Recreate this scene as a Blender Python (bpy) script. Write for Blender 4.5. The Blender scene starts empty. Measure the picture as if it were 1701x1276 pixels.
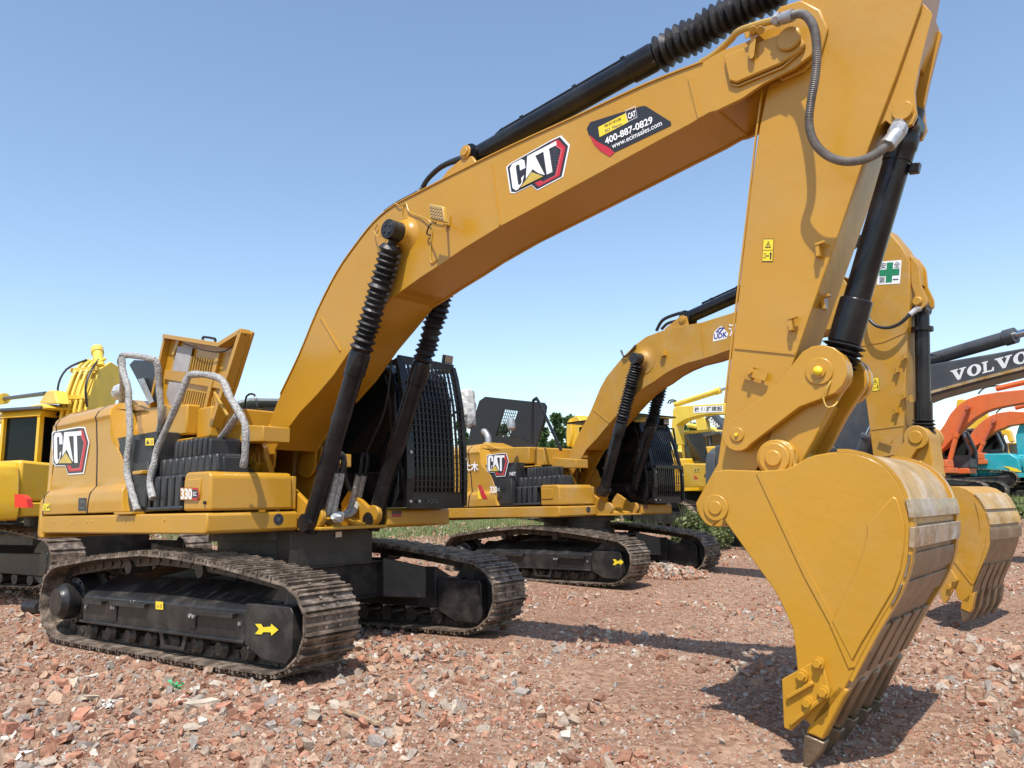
import bpy, math, random
import numpy as np
from mathutils import Vector, Matrix
random.seed(7); rng = np.random.default_rng(11)
SC = bpy.context.scene
COL = SC.collection

# ------------------------------------------------------------------ camera, sky, sun, exposure
CAM_C = np.array([7.68579985, -5.9248295, 1.38605946])
CAM_R = np.array([[0.80993963, 0.58604597, -0.02340762],
                  [-0.11296119, 0.11670576, -0.98672161],
                  [-0.57553242, 0.80182909, 0.16072507]])      # rows: right, down, forward
FPX = 1277.0
cd = bpy.data.cameras.new('camera'); cam = bpy.data.objects.new('camera', cd); COL.objects.link(cam)
cd.sensor_width = 36; cd.lens = 36 * FPX / 1701; cd.clip_start = 0.05; cd.clip_end = 3000
m = Matrix.Identity(4)
for i in range(3):
    m[i][0] = CAM_R[0][i]; m[i][1] = -CAM_R[1][i]; m[i][2] = -CAM_R[2][i]; m[i][3] = CAM_C[i]
cam.matrix_world = m
SC.camera = cam
SUN_TRAVEL = Vector((-0.26, 0.50, -1.0)).normalized()
to_sun = -SUN_TRAVEL
elev = math.asin(to_sun.z); azim = math.atan2(to_sun.x, to_sun.y)
w = bpy.data.worlds.new('World'); SC.world = w; w.use_nodes = True
nt = w.node_tree; bg = nt.nodes['Background']; sky = nt.nodes.new('ShaderNodeTexSky')
sky.sky_type = 'NISHITA'; sky.sun_disc = False; sky.sun_elevation = elev; sky.sun_rotation = azim
sky.air_density = 1.2; sky.dust_density = 0.55; sky.ozone_density = 1.35; sky.altitude = 0
nt.links.new(sky.outputs[0], bg.inputs[0]); bg.inputs[1].default_value = 0.132
sd = bpy.data.lights.new('sun', 'SUN'); sd.energy = 3.7; sd.angle = math.radians(0.55); sd.color = (1.0, 0.95, 0.88)
so = bpy.data.objects.new('sun', sd); COL.objects.link(so)
so.rotation_euler = SUN_TRAVEL.to_track_quat('-Z', 'Y').to_euler(); so.location = (0, 0, 30)
SC.view_settings.view_transform = 'Standard'; SC.view_settings.look = 'None'
SC.view_settings.gamma = 1; SC.view_settings.exposure = 0.66
SC.render.engine = 'CYCLES'

# ------------------------------------------------------------------ helpers
def gh(x, y):
    """height of the ground: level under the first machines, then rising gently away from them"""
    d = (x - CAM_C[0]) * -0.583 + (y - CAM_C[1]) * 0.812
    def ramp(t, a): return 0.5 * (t + np.sqrt(t * t + a * a))
    return 0.07 * ramp(d - 11.5, 1.5) - 0.055 * ramp(d - 42, 8) - 0.003 + 0.02 * ramp(8.0 - 1.2 * d, 1) * 0

class Fr:
    """local frame of a thing: x forward, y left, z up. Y(u,v,y) gives the point of its plane y=const
    that shows at a place of the photograph."""
    def __init__(s, o, yaw, k=1.0):
        s.k = k; t = math.radians(yaw); s.o = np.array(o, float); s.yaw = t
        s.M = np.array([[math.cos(t), math.sin(t), 0], [-math.sin(t), math.cos(t), 0], [0, 0, 1.0]])
    def _p(s, u, v, n, c):
        d = CAM_R.T @ np.array([(u - 850.5) / FPX, (v - 638) / FPX, 1.0])
        t = (c * s.k + n @ s.o - n @ CAM_C) / (n @ d)
        return s.M @ (CAM_C + t * d - s.o) / s.k
    def Y(s, u, v, y): return s._p(u, v, s.M[1], y)
    def X(s, u, v, x): return s._p(u, v, s.M[0], x)
    def Z(s, u, v, z): return s._p(u, v, np.array([0, 0, 1.0]), z)
    def xz(s, pts, y): return [(p[0], p[2]) for p in (s.Y(u, v, y) for u, v in pts)]

def root_at(u, depth, dz=0.0):
    d = CAM_R.T @ np.array([(u - 850.5) / FPX, (800 - 638) / FPX, 1.0])
    p = CAM_C + d * depth
    return (p[0], p[1], float(gh(p[0], p[1])) + dz)

def thing(name, label, cat, loc, yaw=0.0, group=None, k=1.0):
    o = bpy.data.objects.new(name, None); COL.objects.link(o)
    o.location = loc; o.rotation_euler = (0, 0, math.radians(yaw)); o.empty_display_size = 0.3; o.scale = (k, k, k)
    tag(o, label, cat, group); return o
def tag(o, label=None, cat=None, group=None, kind=None):
    if label: o['label'] = label
    if cat: o['category'] = cat
    if group: o['group'] = group
    if kind: o['kind'] = kind
    return o

class B:
    def __init__(s): s.v = []; s.f = []
    def add(s, vs, fs):
        n = len(s.v); s.v += [tuple(float(c) for c in v) for v in vs]
        s.f += [tuple(i + n for i in f) for f in fs]; return s
    def prism(s, poly, y0, y1):
        """outline in (x,z) given thickness along y"""
        n = len(poly)
        vs = [(x, y0, z) for x, z in poly] + [(x, y1, z) for x, z in poly]
        fs = [tuple(range(n)), tuple(range(2 * n - 1, n - 1, -1))]
        fs += [(i, i + n, (i + 1) % n + n, (i + 1) % n) for i in range(n)]
        return s.add(vs, fs)
    def loft(s, polyA, polyB):
        n = len(polyA); fs = [tuple(range(n)), tuple(range(2 * n - 1, n - 1, -1))]
        fs += [(i, i + n, (i + 1) % n + n, (i + 1) % n) for i in range(n)]
        return s.add(list(polyA) + list(polyB), fs)
    def box(s, a, b):
        x0, y0, z0 = a; x1, y1, z1 = b
        return s.add([(x0, y0, z0), (x1, y0, z0), (x1, y1, z0), (x0, y1, z0), (x0, y0, z1), (x1, y0, z1), (x1, y1, z1), (x0, y1, z1)],
                     [(0, 3, 2, 1), (4, 5, 6, 7), (0, 1, 5, 4), (1, 2, 6, 5), (2, 3, 7, 6), (3, 0, 4, 7)])
    def obox(s, c, ax, ay, az):
        c = np.array(c, float); ax, ay, az = (np.array(a, float) for a in (ax, ay, az))
        q = [(-1, -1, -1), (1, -1, -1), (1, 1, -1), (-1, 1, -1), (-1, -1, 1), (1, -1, 1), (1, 1, 1), (-1, 1, 1)]
        return s.add([c + ax * i + ay * j + az * k for i, j, k in q],
                     [(0, 3, 2, 1), (4, 5, 6, 7), (0, 1, 5, 4), (1, 2, 6, 5), (2, 3, 7, 6), (3, 0, 4, 7)])
    def bar(s, p, q, w, h, up=(0, 0, 1)):
        p = np.array(p, float); q = np.array(q, float); d = q - p; L = np.linalg.norm(d); d = d / L
        u = np.array(up, float)
        if abs(d @ u) > .999: u = np.array((1.0, 0, 0)) if abs(d[0]) < .9 else np.array((0, 1.0, 0))
        sd_ = np.cross(d, u); sd_ /= np.linalg.norm(sd_); u = np.cross(sd_, d)
        return s.obox((p + q) / 2, d * L / 2, sd_ * w / 2, u * h / 2)
    def lathe(s, p, q, prof, n=20):
        """prof: (distance along p->q as a fraction, radius)"""
        p = np.array(p, float); q = np.array(q, float); d = q - p; L = np.linalg.norm(d); d = d / L
        a = np.cross(d, (0, 0, 1.0));
        if np.linalg.norm(a) < 1e-3: a = np.cross(d, (0, 1.0, 0))
        a /= np.linalg.norm(a); b = np.cross(d, a)
        vs = []; fs = []
        for t, r in prof:
            c = p + d * L * t
            for k in range(n):
                th = 2 * math.pi * k / n; vs.append(c + (a * math.cos(th) + b * math.sin(th)) * r)
        for i in range(len(prof) - 1):
            for k in range(n):
                fs.append((i * n + k, i * n + (k + 1) % n, (i + 1) * n + (k + 1) % n, (i + 1) * n + k))
        fs.append(tuple(range(n - 1, -1, -1))); e = (len(prof) - 1) * n; fs.append(tuple(range(e, e + n)))
        return s.add(vs, fs)
    def cyl(s, p, q, r, r2=None, n=20): return s.lathe(p, q, [(0, r), (1, r if r2 is None else r2)], n)
    def tube(s, pts, r, n=8, sub=4):
        P = [np.array(p, float) for p in pts]
        if sub > 1 and len(P) > 2:
            Q = []
            for i in range(len(P) - 1):
                a = P[max(i - 1, 0)]; b = P[i]; c = P[i + 1]; d = P[min(i + 2, len(P) - 1)]
                for k in range(sub):
                    t = k / sub
                    Q.append(0.5 * (2 * b + (c - a) * t + (2 * a - 5 * b + 4 * c - d) * t * t + (3 * b - a - 3 * c + d) * t ** 3))
            Q.append(P[-1]); P = Q
        rr = r if hasattr(r, '__len__') else [r] * len(P)
        if len(rr) != len(P): rr = list(np.interp(np.linspace(0, 1, len(P)), np.linspace(0, 1, len(rr)), rr))
        vs = []; fs = []; u = None
        for i, c in enumerate(P):
            d = P[min(i + 1, len(P) - 1)] - P[max(i - 1, 0)]; d = d / (np.linalg.norm(d) + 1e-9)
            if u is None:
                u = np.cross(d, (0.13, 0.21, 1.0)); u /= np.linalg.norm(u)
            u = u - d * (u @ d); u /= np.linalg.norm(u); w_ = np.cross(d, u)
            for k in range(n):
                th = 2 * math.pi * k / n; vs.append(c + (u * math.cos(th) + w_ * math.sin(th)) * rr[i])
        for i in range(len(P) - 1):
            for k in range(n):
                fs.append((i * n + k, i * n + (k + 1) % n, (i + 1) * n + (k + 1) % n, (i + 1) * n + k))
        fs.append(tuple(range(n - 1, -1, -1))); e = (len(P) - 1) * n; fs.append(tuple(range(e, e + n)))
        return s.add(vs, fs)
    def move(s, fn): s.v = [tuple(fn(np.array(v))) for v in s.v]; return s
    def pieces(s):
        """far-apart pieces of this mesh, as builders of their own"""
        n = len(s.v); par = list(range(n))
        def find(i):
            while par[i] != i: par[i] = par[par[i]]; i = par[i]
            return i
        for f in s.f:
            r0 = find(f[0])
            for i in f[1:]:
                r1_ = find(i)
                if r1_ != r0: par[r1_] = r0
        ids = {}; isl = [ids.setdefault(find(i), len(ids)) for i in range(n)]; k = len(ids)
        if k < 2 or k > 700: return [s]
        P_ = np.array(s.v); isl = np.array(isl); lo = np.full((k, 3), np.inf); hi = np.full((k, 3), -np.inf)
        np.minimum.at(lo, isl, P_); np.maximum.at(hi, isl, P_); sz = (hi - lo).max(1)
        gap = np.maximum(0, np.maximum(lo[:, None] - hi[None], lo[None] - hi[:, None]))
        near = np.sqrt((gap ** 2).sum(2)) <= np.maximum(.018, .46 * np.maximum(sz[:, None], sz[None]))
        lab_ = np.arange(k)
        while True:
            new = np.where(near, lab_[None, :], k).min(1); new = np.minimum(new, new[new])
            if (new == lab_).all(): break
            lab_ = new
        gs = sorted(set(lab_.tolist()))
        if len(gs) < 2: return [s]
        out = []
        for g in gs:
            b = B(); mp = {}
            for f in s.f:
                if lab_[isl[f[0]]] == g:
                    for i in f:
                        if i not in mp: mp[i] = len(b.v); b.v.append(s.v[i])
                    b.f.append(tuple(mp[i] for i in f))
            out.append(b)
        return out
    def build(s, name, mat, parent=None, bevel=0.0, ang=35, seg=2, smooth=True):
        ps = s.pieces(); os_ = [p_.build1(name, mat, parent, bevel, ang, seg, smooth) for p_ in ps]
        return os_[0]
    def build1(s, name, mat, parent=None, bevel=0.0, ang=35, seg=2, smooth=True):
        me = bpy.data.meshes.new(name); me.from_pydata(s.v, [], s.f); me.update()
        import bmesh
        bm = bmesh.new(); bm.from_mesh(me); bmesh.ops.recalc_face_normals(bm, faces=bm.faces); bm.to_mesh(me); bm.free()
        if smooth:
            me.polygons.foreach_set('use_smooth', [True] * len(me.polygons))
            me.set_sharp_from_angle(angle=math.radians(ang))
        me.materials.append(mat)
        o = bpy.data.objects.new(name, me); COL.objects.link(o)
        if parent: o.parent = parent
        if bevel:
            b = o.modifiers.new('bevel', 'BEVEL'); b.width = bevel; b.segments = seg; b.limit_method = 'ANGLE'
            b.angle_limit = math.radians(30); b.harden_normals = False
        return o

# ------------------------------------------------------------------ materials
def nodes(name):
    mt = bpy.data.materials.new(name); mt.use_nodes = True
    n = mt.node_tree; return mt, n, n.nodes['Principled BSDF']
def N(n, t, **kw):
    x = n.nodes.new(t)
    for k, v in kw.items():
        if k.startswith('i_'): x.inputs[k[2:].replace('_', ' ')].default_value = v
        else: setattr(x, k, v)
    return x
def ramp(n, stops):
    r = n.nodes.new('ShaderNodeValToRGB'); e = r.color_ramp.elements
    while len(e) < len(stops): e.new(0.5)
    for el, (p, c) in zip(e, stops): el.position = p; el.color = (*c, 1)
    return r
def surf(name, col, rough=0.5, metal=0.0, var=0.12, scale=3.0, bump=0.0, bscale=40.0, dirt=None, damt=0.0, dscale=2.0, coat=0.0, streak=False, spec=0.5):
    """painted or bare surface: its colour, a slow tone variation, patches of dust or dirt, a fine relief"""
    mt, n, p = nodes(name); tc = N(n, 'ShaderNodeTexCoord'); ge = N(n, 'ShaderNodeNewGeometry')
    no = N(n, 'ShaderNodeTexNoise', i_Scale=scale, i_Detail=5.0); n.links.new(tc.outputs['Object'], no.inputs['Vector'])
    c0 = tuple(c * (1 - var) for c in col); c1 = tuple(min(1, c * (1 + var)) for c in col)
    r = ramp(n, [(0.3, c0), (0.7, c1)]); n.links.new(no.outputs['Fac'], r.inputs[0]); out = r.outputs[0]
    if dirt:
        mp = N(n, 'ShaderNodeMapping'); n.links.new(tc.outputs['Object'], mp.inputs[0])
        if streak: mp.inputs['Scale'].default_value = (6, 6, 0.6)
        d = N(n, 'ShaderNodeTexNoise', i_Scale=dscale, i_Detail=8.0, i_Roughness=0.65); n.links.new(mp.outputs[0], d.inputs['Vector'])
        dr = ramp(n, [(0.46, (0, 0, 0)), (0.72, (damt,) * 3)]); n.links.new(d.outputs['Fac'], dr.inputs[0])
        mx = N(n, 'ShaderNodeMix', data_type='RGBA'); n.links.new(dr.outputs[0], mx.inputs[0]); n.links.new(out, mx.inputs[6])
        mx.inputs[7].default_value = (*dirt, 1); out = mx.outputs[2]
        rr = N(n, 'ShaderNodeMapRange'); rr.inputs[3].default_value = rough; rr.inputs[4].default_value = min(1, rough + 0.4)
        n.links.new(dr.outputs[0], rr.inputs[0]); n.links.new(rr.outputs[0], p.inputs['Roughness'])
    else: p.inputs['Roughness'].default_value = rough
    n.links.new(out, p.inputs['Base Color']); p.inputs['Metallic'].default_value = metal
    p.inputs['Coat Weight'].default_value = coat; p.inputs['Coat Roughness'].default_value = 0.12
    p.inputs['Specular IOR Level'].default_value = spec
    if bump:
        bn = N(n, 'ShaderNodeTexNoise', i_Scale=bscale, i_Detail=4.0); n.links.new(tc.outputs['Object'], bn.inputs['Vector'])
        bp = N(n, 'ShaderNodeBump', i_Strength=bump, i_Distance=0.02); n.links.new(bn.outputs['Fac'], bp.inputs['Height']); n.links.new(bp.outputs[0], p.inputs['Normal'])
    return mt
M = {}
M['paint'] = surf('ochre_paint', (0.47, 0.240, 0.018), 0.30, var=0.05, scale=1.3, bump=0.10, bscale=14, dirt=(0.42, 0.27, 0.09), damt=0.3, dscale=1.6, coat=0.15)
M['paint2'] = surf('dusty_ochre_paint', (0.44, 0.225, 0.018), 0.42, var=0.08, scale=2, bump=0.12, bscale=14, dirt=(0.42, 0.30, 0.15), damt=0.5, dscale=2.4, coat=0.05)
M['yellow'] = surf('bright_yellow_paint', (0.72, 0.42, 0.015), 0.35, var=0.07, scale=2, bump=0.1, bscale=10, dirt=(0.45, 0.32, 0.15), damt=0.4, coat=0.2)
M['lemon'] = surf('lemon_yellow_paint', (0.70, 0.50, 0.06), 0.4, var=0.08, dirt=(0.45, 0.35, 0.18), damt=0.4)
M['orange'] = surf('orange_paint', (0.62, 0.12, 0.022), 0.42, var=0.08, dirt=(0.40, 0.16, 0.08), damt=0.4)
M['red'] = surf('dusty_red_paint', (0.45, 0.10, 0.05), 0.45, var=0.08)
M['teal'] = surf('turquoise_paint', (0.015, 0.33, 0.38), 0.4, var=0.08, dirt=(0.25, 0.32, 0.3), damt=0.3)
M['dgrey'] = surf('dark_grey_paint', (0.055, 0.058, 0.064), 0.38, var=0.12, dirt=(0.16, 0.15, 0.13), damt=0.35)
M['black'] = surf('gloss_black_paint', (0.010, 0.010, 0.012), 0.24, var=0.2, bump=0.06, bscale=12, dirt=(0.05, 0.045, 0.04), damt=0.3, dscale=3, coat=0.05, spec=0.3)
M['frameblack'] = surf('dusty_black_paint', (0.016, 0.015, 0.015), 0.36, var=0.3, bump=0.12, bscale=16, dirt=(0.09, 0.075, 0.06), damt=0.55, dscale=4)
M['rubber'] = surf('black_rubber', (0.014, 0.014, 0.016), 0.42, var=0.3, bump=0.25, bscale=30, dirt=(0.07, 0.065, 0.06), damt=0.4, dscale=6)
M['plastic'] = surf('black_moulded_plastic', (0.018, 0.019, 0.021), 0.38, var=0.15, bump=0.1, bscale=20, dirt=(0.08, 0.075, 0.07), damt=0.4)
M['hose'] = surf('black_hose', (0.015, 0.015, 0.017), 0.5)
M['shoe'] = surf('worn_track_steel', (0.15, 0.115, 0.088), 0.44, metal=0.3, var=0.4, scale=7, bump=0.5, bscale=30, dirt=(0.42, 0.33, 0.25), damt=0.75, dscale=7)
M['shoe_dark'] = surf('oily_track_steel', (0.045, 0.036, 0.03), 0.4, metal=0.35, var=0.4, scale=6, bump=0.4, bscale=30, dirt=(0.16, 0.12, 0.09), damt=0.7, dscale=8)
M['chrome'] = surf('bright_steel', (0.6, 0.6, 0.6), 0.15, metal=1.0, var=0.05)
M['steel'] = surf('galvanised_steel', (0.42, 0.42, 0.42), 0.4, metal=0.6, var=0.2, scale=20)
M['wearsteel'] = surf('scraped_bucket_steel', (0.36, 0.27, 0.17), 0.42, metal=0.35, var=0.3, scale=5, bump=0.3, bscale=22, dirt=(0.62, 0.60, 0.58), damt=0.8, dscale=4)
M['wearpaint'] = surf('scraped_bucket_paint', (0.42, 0.25, 0.07), 0.45, metal=0.15, var=0.25, scale=4, bump=0.3, bscale=22, dirt=(0.55, 0.50, 0.43), damt=0.85, dscale=3)
M['heel'] = surf('brown_bucket_steel', (0.21, 0.145, 0.085), 0.42, metal=0.3, var=0.3, scale=5, bump=0.3, bscale=22, dirt=(0.40, 0.33, 0.25), damt=0.5, dscale=4)
M['tooth'] = surf('ground_worn_steel', (0.20, 0.15, 0.10), 0.4, metal=0.5, var=0.3, scale=10, bump=0.3)
M['wrap'] = surf('bubble_wrap', (0.33, 0.32, 0.30), 0.3, var=0.4, scale=30, bump=1.0, bscale=60, dirt=(0.55, 0.54, 0.52), damt=0.7, dscale=35)
M['film'] = surf('clear_plastic_film', (0.5, 0.52, 0.52), 0.15, var=0.35, scale=14, bump=0.9, bscale=18)
M['white'] = surf('white_vinyl', (0.8, 0.8, 0.8), 0.4, var=0.02)
M['decalblack'] = surf('black_vinyl', (0.022, 0.022, 0.026), 0.4, var=0.02)
M['decalgrey'] = surf('grey_vinyl', (0.07, 0.07, 0.08), 0.4, var=0.02)
M['decalred'] = surf('red_vinyl', (0.50, 0.022, 0.035), 0.4, var=0.02)
M['decalpink'] = surf('pale_red_vinyl', (0.62, 0.10, 0.12), 0.4, var=0.02)
M['gold'] = surf('gold_vinyl', (0.58, 0.42, 0.08), 0.35, var=0.15, scale=6)
M['labely'] = surf('label_yellow', (0.80, 0.60, 0.03), 0.45, var=0.04)
M['navy'] = surf('navy_vinyl', (0.02, 0.03, 0.22), 0.4, var=0.02)
M['green'] = surf('green_vinyl', (0.01, 0.20, 0.08), 0.4, var=0.02)
M['foam'] = surf('grey_foam_pad', (0.36, 0.34, 0.33), 0.9, var=0.1, scale=8)
M['reflector'] = surf('red_reflector', (0.65, 0.03, 0.012), 0.3, var=0.05)
M['bronze'] = surf('steel_tube_yellow', (0.50, 0.31, 0.06), 0.35, var=0.1)
M['hosegrey'] = surf('spiral_guard_hose', (0.16, 0.15, 0.14), 0.42, var=0.25, scale=14, dirt=(0.3, 0.28, 0.25), damt=0.5)
M['bark'] = surf('tree_bark', (0.10, 0.075, 0.05), 0.9, var=0.3, scale=8)
M['wood'] = surf('weathered_wood', (0.34, 0.24, 0.15), 0.85, var=0.3, scale=12)
M['net'] = surf('green_netting', (0.02, 0.30, 0.12), 0.6, var=0.3, scale=20)
M['slab'] = surf('pale_rubble_slab', (0.50, 0.42, 0.32), 0.9, var=0.25, scale=12, bump=0.6, bscale=25)
M['brick'] = surf('broken_brick', (0.42, 0.19, 0.12), 0.9, var=0.3, scale=14, bump=0.6, bscale=30)
M['bag'] = surf('dirty_white_plastic', (0.68, 0.65, 0.60), 0.4, var=0.25, scale=20, bump=0.8, bscale=30)
M['roof'] = surf('grey_sheet_roof', (0.36, 0.38, 0.42), 0.5, var=0.08)
def glass(name, col, rough=0.06):
    mt, n, p = nodes(name); p.inputs['Base Color'].default_value = (*col, 1); p.inputs['Roughness'].default_value = rough
    p.inputs['Specular IOR Level'].default_value = 0.6; return mt
M['glass'] = glass('dark_cab_glass', (0.004, 0.006, 0.007), 0.08); M['glass'].node_tree.nodes['Principled BSDF'].inputs['Specular IOR Level'].default_value = 0.2
M['glass2'] = glass('grey_cab_glass', (0.035, 0.042, 0.048), 0.06)
M['lens'] = glass('lamp_lens', (0.26, 0.21, 0.17), 0.2)

def leafmat(name, c0, c1, c2, transl=0.25):
    mt, n, p = nodes(name); ge = N(n, 'ShaderNodeNewGeometry')
    r = ramp(n, [(0.0, c0), (0.5, c1), (1.0, c2)]); n.links.new(ge.outputs['Random Per Island'], r.inputs[0])
    n.links.new(r.outputs[0], p.inputs['Base Color']); p.inputs['Roughness'].default_value = 0.65
    tr = N(n, 'ShaderNodeBsdfTranslucent'); n.links.new(r.outputs[0], tr.inputs[0]); mx = N(n, 'ShaderNodeMixShader'); mx.inputs[0].default_value = transl
    n.links.new(p.outputs[0], mx.inputs[1]); n.links.new(tr.outputs[0], mx.inputs[2]); n.links.new(mx.outputs[0], n.nodes['Material Output'].inputs[0])
    return mt
M['leaf'] = leafmat('tree_leaf', (0.04, 0.085, 0.028), (0.075, 0.14, 0.045), (0.12, 0.19, 0.065))
M['weed'] = leafmat('weed_leaf', (0.06, 0.10, 0.03), (0.12, 0.17, 0.05), (0.26, 0.27, 0.12))
M['grass'] = leafmat('grass_blade', (0.05, 0.10, 0.02), (0.10, 0.16, 0.04), (0.22, 0.22, 0.09))

# ground
mt, n, p = nodes('rubble_soil'); M['soil'] = mt
tc = N(n, 'ShaderNodeTexCoord'); at = N(n, 'ShaderNodeAttribute', attribute_name='grassy')
n1 = N(n, 'ShaderNodeTexNoise', i_Scale=0.45, i_Detail=6.0, i_Roughness=0.6); n2 = N(n, 'ShaderNodeTexVoronoi', i_Scale=26.0); n3 = N(n, 'ShaderNodeTexNoise', i_Scale=55.0, i_Detail=6.0)
for q in (n1, n2, n3): n.links.new(tc.outputs['Object'], q.inputs['Vector'])
r1 = ramp(n, [(0.3, (0.25, 0.150, 0.105)), (0.5, (0.305, 0.192, 0.135)), (0.72, (0.36, 0.240, 0.172))]); n.links.new(n1.outputs['Fac'], r1.inputs[0])
hs = N(n, 'ShaderNodeSeparateColor'); n.links.new(n2.outputs['Color'], hs.inputs[0])
r2 = ramp(n, [(0.0, (0.55, 0.42, 0.34)), (0.5, (0.95, 0.88, 0.8)), (1.0, (1.35, 1.38, 1.35))]); n.links.new(hs.outputs[0], r2.inputs[0])
mu = N(n, 'ShaderNodeMix', data_type='RGBA', blend_type='MULTIPLY'); mu.inputs[0].default_value = 0.75; n.links.new(r1.outputs[0], mu.inputs[6]); n.links.new(r2.outputs[0], mu.inputs[7])
gr = ramp(n, [(0.35, (0.085, 0.115, 0.035)), (0.6, (0.17, 0.18, 0.07)), (0.8, (0.36, 0.29, 0.17))]); n.links.new(n3.outputs['Fac'], gr.inputs[0])
g2 = N(n, 'ShaderNodeTexNoise', i_Scale=0.35, i_Detail=4.0); n.links.new(tc.outputs['Object'], g2.inputs['Vector'])
ga = N(n, 'ShaderNodeMath', operation='MULTIPLY_ADD'); n.links.new(g2.outputs['Fac'], ga.inputs[0]); ga.inputs[1].default_value = 1.4; n.links.new(at.outputs['Fac'], ga.inputs[2])
gm = ramp(n, [(0.0, (0, 0, 0)), (1.0, (1, 1, 1))]); gm.color_ramp.elements[0].position = 0.98; 
mr = N(n, 'ShaderNodeMapRange'); mr.inputs[1].default_value = 1.05; mr.inputs[2].default_value = 1.25; n.links.new(ga.outputs[0], mr.inputs[0])
mx = N(n, 'ShaderNodeMix', data_type='RGBA'); n.links.new(mr.outputs[0], mx.inputs[0]); n.links.new(mu.outputs[2], mx.inputs[6]); n.links.new(gr.outputs[0], mx.inputs[7])
n.links.new(mx.outputs[2], p.inputs['Base Color']); p.inputs['Roughness'].default_value = 0.95; p.inputs['Specular IOR Level'].default_value = 0.2
bp = N(n, 'ShaderNodeBump', i_Strength=0.8, i_Distance=0.03); n.links.new(n3.outputs['Fac'], bp.inputs['Height']); n.links.new(bp.outputs[0], p.inputs['Normal'])

mt, n, p = nodes('broken_brick_and_stone'); M['rubble'] = mt
ge = N(n, 'ShaderNodeNewGeometry'); tc = N(n, 'ShaderNodeTexCoord')
r = ramp(n, [(0.0, (0.23, 0.13, 0.09)), (0.14, (0.39, 0.19, 0.125)), (0.28, (0.48, 0.245, 0.165)), (0.42, (0.43, 0.28, 0.20)), (0.57, (0.50, 0.34, 0.24)), (0.74, (0.43, 0.345, 0.275)), (0.84, (0.31, 0.28, 0.26)), (0.94, (0.52, 0.44, 0.36)), (1.0, (0.64, 0.60, 0.54))])
n.links.new(ge.outputs['Random Per Island'], r.inputs[0])
no = N(n, 'ShaderNodeTexNoise', i_Scale=38.0, i_Detail=5.0); n.links.new(tc.outputs['Object'], no.inputs['Vector'])
rr = ramp(n, [(0.3, (0.62, 0.60, 0.58)), (0.7, (1.0, 0.98, 0.94))]); n.links.new(no.outputs['Fac'], rr.inputs[0])
mu = N(n, 'ShaderNodeMix', data_type='RGBA', blend_type='MULTIPLY'); mu.inputs[0].default_value = 1; n.links.new(r.outputs[0], mu.inputs[6]); n.links.new(rr.outputs[0], mu.inputs[7])
n.links.new(mu.outputs[2], p.inputs['Base Color']); p.inputs['Roughness'].default_value = 0.95; p.inputs['Specular IOR Level'].default_value = 0.2
bp = N(n, 'ShaderNodeBump', i_Strength=0.5, i_Distance=0.01); n.links.new(no.outputs['Fac'], bp.inputs['Height']); n.links.new(bp.outputs[0], p.inputs['Normal'])

# ------------------------------------------------------------------ ground, rubble, grass
FWD = np.array([-0.583, 0.812]); RGT = np.array([0.812, 0.583]); CXY = CAM_C[:2]
def np_mesh(name, V, Fc, mat, kind=None, attr=None):
    me = bpy.data.meshes.new(name); me.vertices.add(len(V)); me.vertices.foreach_set('co', V.astype(np.float32).ravel())
    k = Fc.shape[1]; me.loops.add(Fc.size); me.loops.foreach_set('vertex_index', Fc.astype(np.int32).ravel())
    me.polygons.add(len(Fc)); me.polygons.foreach_set('loop_start', np.arange(0, Fc.size, k, dtype=np.int32))
    me.polygons.foreach_set('loop_total', np.full(len(Fc), k, np.int32)); me.update(calc_edges=True)
    if attr is not None:
        a = me.attributes.new('grassy', 'FLOAT', 'POINT'); a.data.foreach_set('value', attr.astype(np.float32))
    me.polygons.foreach_set('use_smooth', [False] * len(me.polygons))
    me.materials.append(mat); o = bpy.data.objects.new(name, me); COL.objects.link(o)
    if kind: o['kind'] = kind
    return o
def vnoise(x, y, s, seed):
    r_ = np.random.default_rng(seed); G = r_.random((64, 64))
    fx = x / s; fy = y / s; ix = np.floor(fx).astype(int); iy = np.floor(fy).astype(int); tx = fx - ix; ty = fy - iy
    tx = tx * tx * (3 - 2 * tx); ty = ty * ty * (3 - 2 * ty)
    g = lambda a, b: G[a % 64, b % 64]
    return (g(ix, iy) * (1 - tx) + g(ix + 1, iy) * tx) * (1 - ty) + (g(ix, iy + 1) * (1 - tx) + g(ix + 1, iy + 1) * tx) * ty - 0.5
def ghn(x, y):
    dn = np.hypot(x, y + 0.3); flat = np.clip((np.abs(y) - 1.9) / 0.7, 0, 1)
    flat = np.maximum(flat, np.clip((np.abs(x) - 2.4) / 0.8, 0, 1))
    amp = 0.11 * vnoise(x, y, 1.3, 1) + 0.05 * vnoise(x, y, 0.42, 2) + 0.025 * vnoise(x, y, 0.16, 3)
    dip = -0.15 * np.exp(-(((x - 6.45) / 0.9) ** 2 + ((y + 1.5) / 1.3) ** 2) ** 1.5)
    fl2 = np.clip(np.hypot((x + .1) / 2.6, (y - 6.95) / 2.0) - 1.0, 0.25, 1)
    dip2 = -0.14 * np.exp(-(((x - 6.75) / 0.9) ** 2 + ((y - 4.9) / 1.2) ** 2) ** 1.5)
    return gh(x, y) + amp * flat * fl2 * (1 + 4 * dip) + dip + dip2 - 0.012
def grassy(x, y):
    d = (x - CXY[0]) * FWD[0] + (y - CXY[1]) * FWD[1]; s_ = (x - CXY[0]) * RGT[0] + (y - CXY[1]) * RGT[1]
    return np.clip((d - 18.5 - 0.12 * np.abs(s_ + 3)) / 7, -0.5, 1) + 0.18 * vnoise(x, y, 3, 9)
t = np.linspace(-1, 1, 420); g = np.sign(t) * (np.abs(t) * 14 + np.abs(t) ** 6 * 900)
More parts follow.
